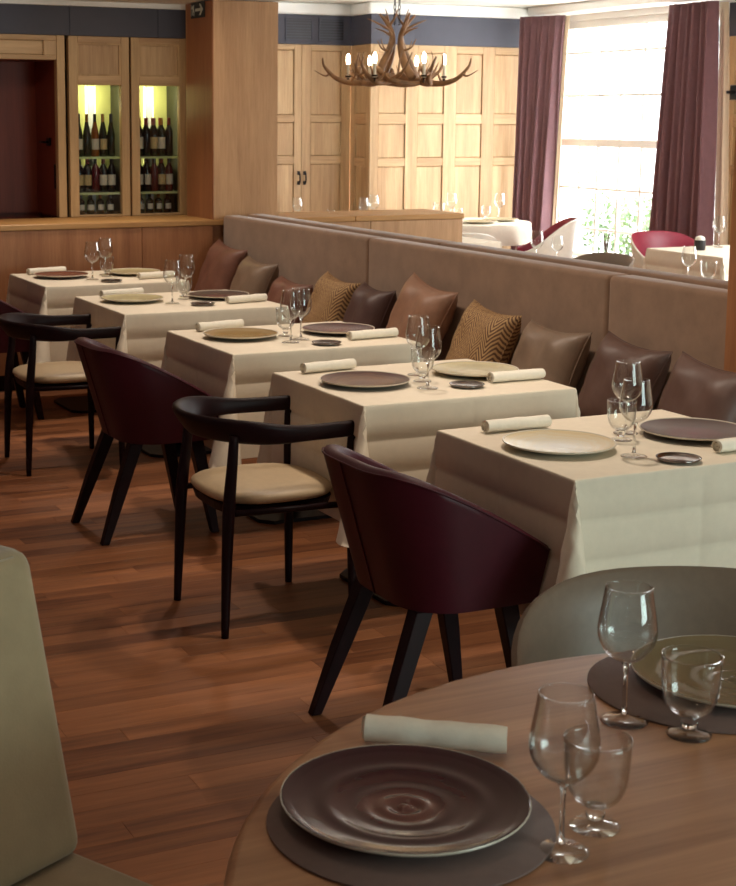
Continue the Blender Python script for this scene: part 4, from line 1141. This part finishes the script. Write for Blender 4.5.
# ------------------------------------------------------------------ wooden armchairs with beige seats
def superell(rx, ry, n, e, cx=0, cy=0):
    out = []
    for k in range(n):
        a = 2 * PI * k / n; c, s = math.cos(a), math.sin(a)
        out.append((cx + rx * abs(c) ** (2 / e) * (1 if c >= 0 else -1), cy + ry * abs(s) ** (2 / e) * (1 if s >= 0 else -1)))
    return out
def wood_chair(label):
    t = thing('wooden_armchair', label, 'chair', (2.045, 4.585, 0), 0.0, 'dark wooden armchairs')
    # horseshoe crest and arm rail
    P = []
    xe = 0.226
    for i in range(9): P.append((lerp(xe, -0.02, i / 8), -lerp(0.245, 0.262, i / 8)))
    for i in range(1, 24):
        a = -PI / 2 - PI * i / 24
        P.append((-0.02 + 0.245 * math.cos(a), 0.262 * math.sin(a)))
    for i in range(9): P.append((lerp(-0.02, xe, i / 8), lerp(0.262, 0.245, i / 8)))
    rings = []
    n = len(P)
    for i, p in enumerate(P):
        a = Vector(P[max(0, i - 1)]); b_ = Vector(P[min(n - 1, i + 1)])
        tn = (b_ - a).normalized(); nr = Vector((tn.y, -tn.x))
        c = Vector((0.05, 0)) - Vector(p)
        if nr.dot(c) > 0: nr = -nr      # outward
        bk = smoothstep(0.06, -0.24, p[0])
        hh = lerp(0.026, 0.050, bk); ww = lerp(0.016, 0.014, bk)
        zc = lerp(0.664, 0.678, bk)
        tilt = math.radians(lerp(4, 34, bk))
        up = Vector((nr.x * math.sin(tilt), nr.y * math.sin(tilt), math.cos(tilt)))
        ot = Vector((nr.x * math.cos(tilt), nr.y * math.cos(tilt), -math.sin(tilt)))
        cc = Vector((p[0], p[1], zc))
        sec = superell(ww, hh, 14, 3.2)
        rings.append([cc + ot * q[0] + up * q[1] for q in sec])
    o = mesh_obj('arm_rail', *loft(rings), M['dark_wood'], t, True); o.data.set_sharp_from_angle(angle=math.radians(60))
    # legs
    def leg(pts, rad):
        mesh_obj('leg', *tube(smooth_pts(pts, 4), [rad[min(int(i / 4), len(rad) - 1)] if i % 4 == 0 else lerp(rad[int(i / 4)], rad[min(int(i / 4) + 1, len(rad) - 1)], (i % 4) / 4) for i in range((len(pts) - 1) * 4 + 1)], 12), M['dark_wood'], t, True)
    for sy in (-1, 1):
        leg([(-0.222, sy * 0.216, 0.0005), (-0.215, sy * 0.212, 0.2), (-0.205, sy * 0.208, 0.42), (-0.19, sy * 0.20, 0.56), (-0.183, sy * 0.20, 0.662)], [0.0125, 0.017, 0.021, 0.018, 0.015])
        leg([(0.225, sy * 0.255, 0.0005), (0.222, sy * 0.250, 0.2), (0.218, sy * 0.242, 0.42), (0.215, sy * 0.243, 0.56), (0.218, sy * 0.2455, 0.645)], [0.0125, 0.016, 0.019, 0.016, 0.014])
    # seat frame under the cushion
    fr = superell(0.215, 0.222, 36, 3.6, 0.0)
    bigger = lambda s: [(p[0] * s, p[1] * s) for p in fr]
    mesh_obj('seat_frame', *loft([[(p[0], p[1], 0.395) for p in bigger(0.93)], [(p[0], p[1], 0.425) for p in bigger(0.97)]]), M['dark_wood'], t)
    rr = []
    for s, z in ((0.95, 0.4255), (1.06, 0.432), (1.10, 0.443), (1.09, 0.455), (1.02, 0.464), (0.85, 0.471), (0.55, 0.474), (0.2, 0.475)):
        rr.append([(p[0] * s, p[1] * s * (1.0 if s < 1.05 else 1.0), z) for p in superell(0.20, 0.205, 36, 2.9)])
    mesh_obj('seat', *loft(rr), M['beige_leather'], t, True)
    for sy in (-1, 1):
        mesh_obj('rail', *tube([(-0.2, sy * 0.205, 0.408), (0.215, sy * 0.235, 0.408)], 0.011, 8), M['dark_wood'], t, True)
    return t
wc = wood_chair('dark wooden horseshoe-back armchair with beige seat at the second square table')
dup(wc, (2.075, 7.03, 0), -0.02, 'dark wooden horseshoe-back armchair with beige seat at far left, by the fourth square table')

# ------------------------------------------------------------------ round foreground table and its setting
RT = (1.441, 1.224)
rt = thing('round_table', 'large round oak dining table in the foreground', 'table', (RT[0], RT[1], 0))
lathe_obj('tabletop', [(0.0, 0.715), (0.835, 0.715), (0.855, 0.724), (0.8622, 0.734), (0.8622, 0.743), (0.856, 0.749), (0.848, 0.75), (0.0, 0.75)], M['table_top'], rt, 96, sharp=60)
lathe_obj('pedestal', [(0.0, 0.03), (0.30, 0.03), (0.14, 0.06), (0.07, 0.16), (0.06, 0.55), (0.10, 0.7145), (0.0, 0.7145)], M['dark_wood'], rt, 32, sharp=50)
lathe_obj('foot_disc', [(0.0, 0.0005), (0.40, 0.0005), (0.40, 0.015), (0.38, 0.0295), (0.0, 0.0295)], M['black_metal'], rt, 48, sharp=50)
for x, y_, lb in ((0.948, 1.640, 'round taupe placemat under the burgundy plate in the foreground'), (1.628, 1.864, 'round taupe placemat under the olive plate at the right')):
    o = lathe_obj('placemat', [(0.0, 0.0), (0.188, 0.0), (0.1895, 0.001), (0.1895, 0.003), (0.188, 0.004), (0.0, 0.004)], M['mat'], None, 72, False, (x, y_, 0.7503), 40)
    tag(o, lb, 'placemat', 'round placemats')
plate(0.958, 1.672, 0.7546, 'pl_front', 'glossy burgundy plate with ripple rings in the foreground', ripple_plate_mesh())
plate(1.686, 1.862, 0.7546, 'pl_olive', 'olive-grey plate at the right edge of the round table', ripple_plate_mesh())
napkin(1.100, 1.836, 0.7546, math.atan2(-0.129, 0.172), 0.208, 'rolled ivory napkin behind the burgundy plate in the foreground', 0.0205, 0.9, 21)
wine_glass(1.086, 1.496, 0.7503, 'wine glass beside the burgundy plate in the foreground', 0.98, 'glasses on the round table')
wine_glass(1.422, 1.808, 0.7503, 'wine glass in front of the taupe chair on the round table', 1.0, 'glasses on the round table')
goblet(1.166, 1.534, 0.7503, 'short-stemmed goblet behind the front wine glass on the round table', 0.96, 'glasses on the round table')
goblet(1.478, 1.724, 0.7503, 'short-stemmed goblet in front of the olive plate on the round table', 0.98, 'glasses on the round table')

# ------------------------------------------------------------------ shell armchairs (taupe near one, two-tone in the far room)
def shell_chair(name, label, loc, rz, out_mat, in_mat, top=0.80, arm=0.60, rx=0.30, ry=0.33, group=None):
    """rounded shell chair facing +X"""
    t = thing(name, label, 'chair', loc, rz, group)
    n = 40
    A0 = math.radians(52)
    rings_o = []
    def ell(a, s, dx): return (dx + rx * s * math.cos(a), ry * s * math.sin(a))
    full = []
    for i in range(n + 1):
        a = A0 + (2 * PI - 2 * A0) * i / n
        back = (1 - math.cos(a - 0.0)) / 2          # 1 at the back
        w = smoothstep(0.22, 1.0, back)
        h = lerp(arm, top, w)
        o_top = ell(a, 1.0 + 0.10 * w, -0.01); o_mid = ell(a, 1.0, 0.0); o_bot = ell(a, 0.70, 0.01)
        i_top = ell(a, 0.94 + 0.10 * w, -0.008); i_mid = ell(a, 0.90, 0.0); i_bot = ell(a, 0.64, 0.01)
        r_ = [(o_bot[0], o_bot[1], 0.38), (lerp(o_bot[0], o_mid[0], .75), lerp(o_bot[1], o_mid[1], .75), 0.43), (o_mid[0], o_mid[1], 0.52),
              (lerp(o_mid[0], o_top[0], .6), lerp(o_mid[1], o_top[1], .6), lerp(0.52, h, .65)), (o_top[0], o_top[1], h - 0.006),
              ((o_top[0] * .6 + i_top[0] * .4), (o_top[1] * .6 + i_top[1] * .4), h)]
        q_ = [((o_top[0] * .4 + i_top[0] * .6), (o_top[1] * .4 + i_top[1] * .6), h), (i_top[0], i_top[1], h - 0.006), (lerp(i_mid[0], i_top[0], .6), lerp(i_mid[1], i_top[1], .6), lerp(0.52, h, .65)),
              (i_mid[0], i_mid[1], 0.52), (lerp(i_bot[0], i_mid[0], .7), lerp(i_bot[1], i_mid[1], .7), 0.455), (i_bot[0], i_bot[1], 0.43)]
        full.append((r_, q_))
    mids = [((f[0][-1][0] + f[1][0][0]) / 2, (f[0][-1][1] + f[1][0][1]) / 2, f[0][-1][2] + 0.001) for f in full]
    v, fc_ = loft([f[0] + [m_] for f, m_ in zip(full, mids)], False, False)
    for i in (0, n):
        b0 = len(v); v += list(full[i][0]) + [mids[i]] + list(full[i][1]); fc_.append(tuple(range(b0, len(v))))
    mesh_obj('outer_shell', v, fc_, out_mat, t, True).data.set_sharp_from_angle(angle=math.radians(60))
    sh = mesh_obj('inner_shell', *loft([[m_] + f[1] for f, m_ in zip(full, mids)], False, False), in_mat, t, True)
    for i in (7, n - 7):
        sp = [Vector(p) for p in full[i][1]]
        mesh_obj('seam', *tube(sp, 0.002, 6), in_mat, sh, True)
    st = superell(rx * 0.80, ry * 0.82, 36, 2.5, 0.03)
    mesh_obj('seat', *loft([[(p[0] * s, p[1] * s, z) for p in st] for s, z in ((0.8, 0.39), (1.0, 0.42), (1.02, 0.445), (0.97, 0.462), (0.8, 0.472), (0.3, 0.476))]), in_mat, t, True)
    mesh_obj('seat_pan', *loft([[(p[0] * s, p[1] * s, z) for p in st] for s, z in ((0.72, 0.36), (0.82, 0.388))]), out_mat, t, True)
    for sx in (-1, 1):
        for sy in (-1, 1):
            mesh_obj('leg', *tube([(sx * 0.13 + 0.02, sy * 0.14, 0.359), (sx * 0.22 + 0.02, sy * 0.22, 0.0005)], [0.018, 0.011], 10), M['dark_wood'], t, True)
    return t
d_ = Vector((RT[0] - 1.86, RT[1] - 2.12))
shell_chair('shell_armchair', 'taupe leather shell armchair drawn up behind the round table', (1.885, 2.12, 0), math.atan2(d_.y, d_.x), M['taupe_leather'], M['taupe_leather'], 0.758, 0.57, 0.29, 0.37)

# velvet chair at lower left
def velvet_chair():
    f = Vector((0.467, -0.884)); f.normalize()
    t = thing('velvet_chair', 'olive-beige velvet armless chair at the lower left corner', 'chair', (0.712, 2.302, 0), math.atan2(f.y, f.x))
    # local: +x forward (seat), corner at origin, width runs to -y (toward camera left)
    W_ = 0.54
    def rb(name, pts_lo, pts_hi, bev, seg=4):
        me = bevel_mesh(name, loft([pts_lo, pts_hi]), bev, seg); return link(name, me, M['velvet_olive'], t)
    rec = -0.105; th = 0.13
    rb('backrest', [(0, -W_, 0.45), (0, 0, 0.45), (-th, 0, 0.45), (-th, -W_, 0.45)], [(rec, -W_ + 0.01, 0.962), (rec, -0.01, 0.962), (rec - th * 0.85, -0.01, 0.962), (rec - th * 0.85, -W_ + 0.01, 0.962)], 0.03)
    sp = [Vector(p) for p in ((rec + 0.0, -0.03, 0.9585), (rec + 0.0, -W_ + 0.03, 0.9585))]
    rb('seat', [(-0.10, -W_ - 0.004, 0.34), (-0.10, 0.004, 0.34), (0.46, 0.004, 0.34), (0.46, -W_ - 0.004, 0.34)], [(-0.10, -W_, 0.449), (-0.10, 0.0, 0.449), (0.46, 0.0, 0.449), (0.46, -W_, 0.449)], 0.018)
    bk = [(rec + 0.001, -0.022, 0.9575), (rec - 0.02, -0.012, 0.9605)]
    mesh_obj('seam', *tube([(rec - 0.0075, -W_ + 0.06, 0.9530), (rec - 0.0075, -0.05, 0.9530)], 0.0022, 6), M['velvet_olive'], t, True)
    bbox('frame', -0.09, 0.44, -W_ + 0.02, -0.02, 0.30, 0.339, M['dark_wood'], t, 0.004)
    for x in (-0.06, 0.40):
        for y_ in (-0.06, -W_ + 0.06):
            mesh_obj('leg', *tube([(x, y_, 0.299), (x, y_, 0.0005)], [0.022, 0.014], 10), M['dark_wood'], t, True)
    return t
velvet_chair()

# ------------------------------------------------------------------ far room furniture
def cloth_table_round(x, y_, r, label):
    t = thing('round_table', 'pedestal table under ' + label, 'table', (x, y_, 0))
    lathe_obj('tabletop', [(0.0, 0.715), (r - 0.01, 0.715), (r - 0.01, 0.7465), (0.0, 0.7465)], M['dark_wood'], t, 48)
    lathe_obj('pedestal', [(0.0, 0.0005), (0.25, 0.0005), (0.25, 0.02), (0.04, 0.04), (0.04, 0.7145), (0.0, 0.7145)], M['black_metal'], t, 24, sharp=40)
    n = 96; V = []; 
    prof = [(0.0, 0.0), (0.6, 0.0), (0.97, 0.0), (1.0, -0.002), (1.008, -0.008)]
    rings = []
    for rr, z in prof[1:]: rings.append([(r * rr * math.cos(2 * PI * k / n), r * rr * math.sin(2 * PI * k / n), z) for k in range(n)])
    for d in (0.06, 0.12, 0.18):
        ring = []
        for k in range(n):
            a = 2 * PI * k / n
            q = r * 1.012 + d * 0.12 * (1 + math.sin(a * 14 + 1)) * 0.5
            ring.append((q * math.cos(a), q * math.sin(a), -d))
        rings.append(ring)
    v, f = loft(rings, True, False)
    f.append(tuple(range(n)))
    o = mesh_obj('tablecloth', v, f, M['cloth'], None, True, (x, y_, 0.7495)); o.data.set_sharp_from_angle(angle=math.radians(60))
    tag(o, label, 'tablecloth')
cloth_table_round(7.28, 11.76, 0.56, 'white cloth on the round table of the far room')
def cloth_table(x0, x1, y0, y1, label, drop=0.42):
    cx, cy, hx, hy = (x0 + x1) / 2, (y0 + y1) / 2, (x1 - x0) / 2, (y1 - y0) / 2
    t = thing('dining_table', 'table under ' + label, 'table', (cx, cy, 0), 0, 'tables of the far room')
    bbox('tabletop', -hx + 0.006, hx - 0.006, -hy + 0.006, hy - 0.006, 0.715, 0.7465, M['dark_wood'], t, 0.004)
    mesh_obj('pedestal', *tube([(0, 0, 0.016), (0, 0, 0.714)], 0.04, 12), M['black_metal'], t, True)
    bbox('base_plate', -0.22, 0.22, -0.22, 0.22, 0.0005, 0.0155, M['black_metal'], t, 0.003)
    o = mesh_obj('tablecloth', *cloth_mesh(hx, hy, drop, 0.0, int(x0 * 10)), M['cloth'], None, True, (cx, cy, 0.749))
    o.data.set_sharp_from_angle(angle=math.radians(75))
    tag(o, label, 'tablecloth', 'white tablecloths of the far room')
cloth_table(6.98, 7.78, 8.03, 8.83, 'white cloth on the square table by the right curtain')
cloth_table(5.62, 6.30, 9.70, 10.3, 'white cloth on the table hidden behind the oak partition')
cloth_table(5.56, 6.58, 11.75, 12.45, 'white cloth on the table before the oak cupboard doors', 0.3)
cloth_table(4.95, 5.75, 7.9, 8.6, 'white cloth on the far-room table behind the banquette, middle', 0.3)
cloth_table(4.95, 5.85, 6.45, 7.15, 'white cloth on the far-room table behind the banquette, right', 0.3)
G2 = 'glasses in the far room'
FZ = 0.7515
wine_glass(5.79, 12.20, FZ, 'wine glass in front of the cupboard doors, left of the far room', 1.0, G2)
goblet(6.10, 12.16, FZ, 'small goblet right of the wine glass before the cupboard doors', 0.8, G2)
wine_glass(6.36, 12.03, FZ, 'left of two wine glasses under the chandelier left arm', 1.0, G2)
wine_glass(6.50, 12.10, FZ, 'right of two wine glasses under the chandelier left arm', 1.1, G2)
goblet(7.13, 12.02, FZ, 'large goblet on the far round table, left of centre', 1.2, G2)
wine_glass(7.28, 12.05, FZ, 'wine glass on the far round table, beside the oak partition corner', 1.1, G2)
goblet(7.20, 11.80, FZ, 'small goblet on the far round table above the partition end', 0.9, G2)
goblet(7.56, 11.90, FZ, 'goblet on the far round table left of the tall wine glass', 0.95, G2)
wine_glass(7.72, 11.93, FZ, 'tall wine glass on the far round table before the left curtain', 1.1, G2)
wine_glass(5.90, 9.84, FZ, 'wine glass seen in front of the oak partition end', 0.9, G2)
goblet(5.80, 9.90, FZ, 'goblet seen in front of the oak partition end', 0.95, G2)
wine_glass(5.60, 8.20, FZ, 'left wine glass behind the banquette top, below the round table', 0.95, G2)
wine_glass(5.66, 8.06, FZ, 'right wine glass behind the banquette top, below the round table', 0.85, G2)
wine_glass(5.72, 6.86, FZ, 'left wine glass behind the banquette, before the square table cloth', 0.95, G2)
goblet(5.76, 6.74, FZ, 'right goblet behind the banquette, before the square table cloth', 1.0, G2)
wine_glass(7.50, 8.68, FZ, 'wine glass on the square table by the right curtain', 1.05, G2)
goblet(7.62, 8.58, FZ, 'goblet at the right edge of the square table by the curtain', 1.0, G2)
plate(7.24, 11.50, FZ, 'pl_pale', 'pale plate on the far round table, left', None)
plate(7.58, 11.68, FZ, 'pl_pale', 'pale plate on the far round table, right', None)
cd = thing('condiment_jar', 'small dark jar with white lid on the square table by the curtain', 'jar', (7.22, 8.55, FZ))
lathe_obj('jar_body', [(0.0, 0.0), (0.038, 0.0), (0.04, 0.004), (0.04, 0.07), (0.0, 0.07)], M['black'], cd, 20)
lathe_obj('lid', [(0.0, 0.0705), (0.036, 0.0705), (0.03, 0.09), (0.012, 0.1), (0.0, 0.1)], M['white_shell'], cd, 20)
shell_chair('shell_armchair', 'red chair with off-white outer shell at the far round table', (7.45, 10.90, 0), math.atan2(0.5, -0.8), M['white_shell'], M['red_leather'], 0.83, 0.56, 0.30, 0.34, 'two-tone shell chairs of the far room')
shell_chair('shell_armchair', 'red chair with off-white outer shell before the right curtain', (7.47, 9.09, 0), math.atan2(-0.8, 0.1), M['white_shell'], M['red_leather'], 0.82, 0.60, 0.29, 0.34, 'two-tone shell chairs of the far room')
shell_chair('shell_armchair', 'red chair partly hidden behind the oak partition end', (6.72, 11.0, 0), math.atan2(0.6, 0.5), M['white_shell'], M['red_leather'], 0.74, 0.58, 0.29, 0.34, 'two-tone shell chairs of the far room')
shell_chair('shell_armchair', 'taupe shell chair back showing above the banquette, below the window', (6.05, 8.33, 0), PI, M['taupe_leather'], M['taupe_leather'], 0.77, 0.58, 0.29, 0.33, 'two-tone shell chairs of the far room')
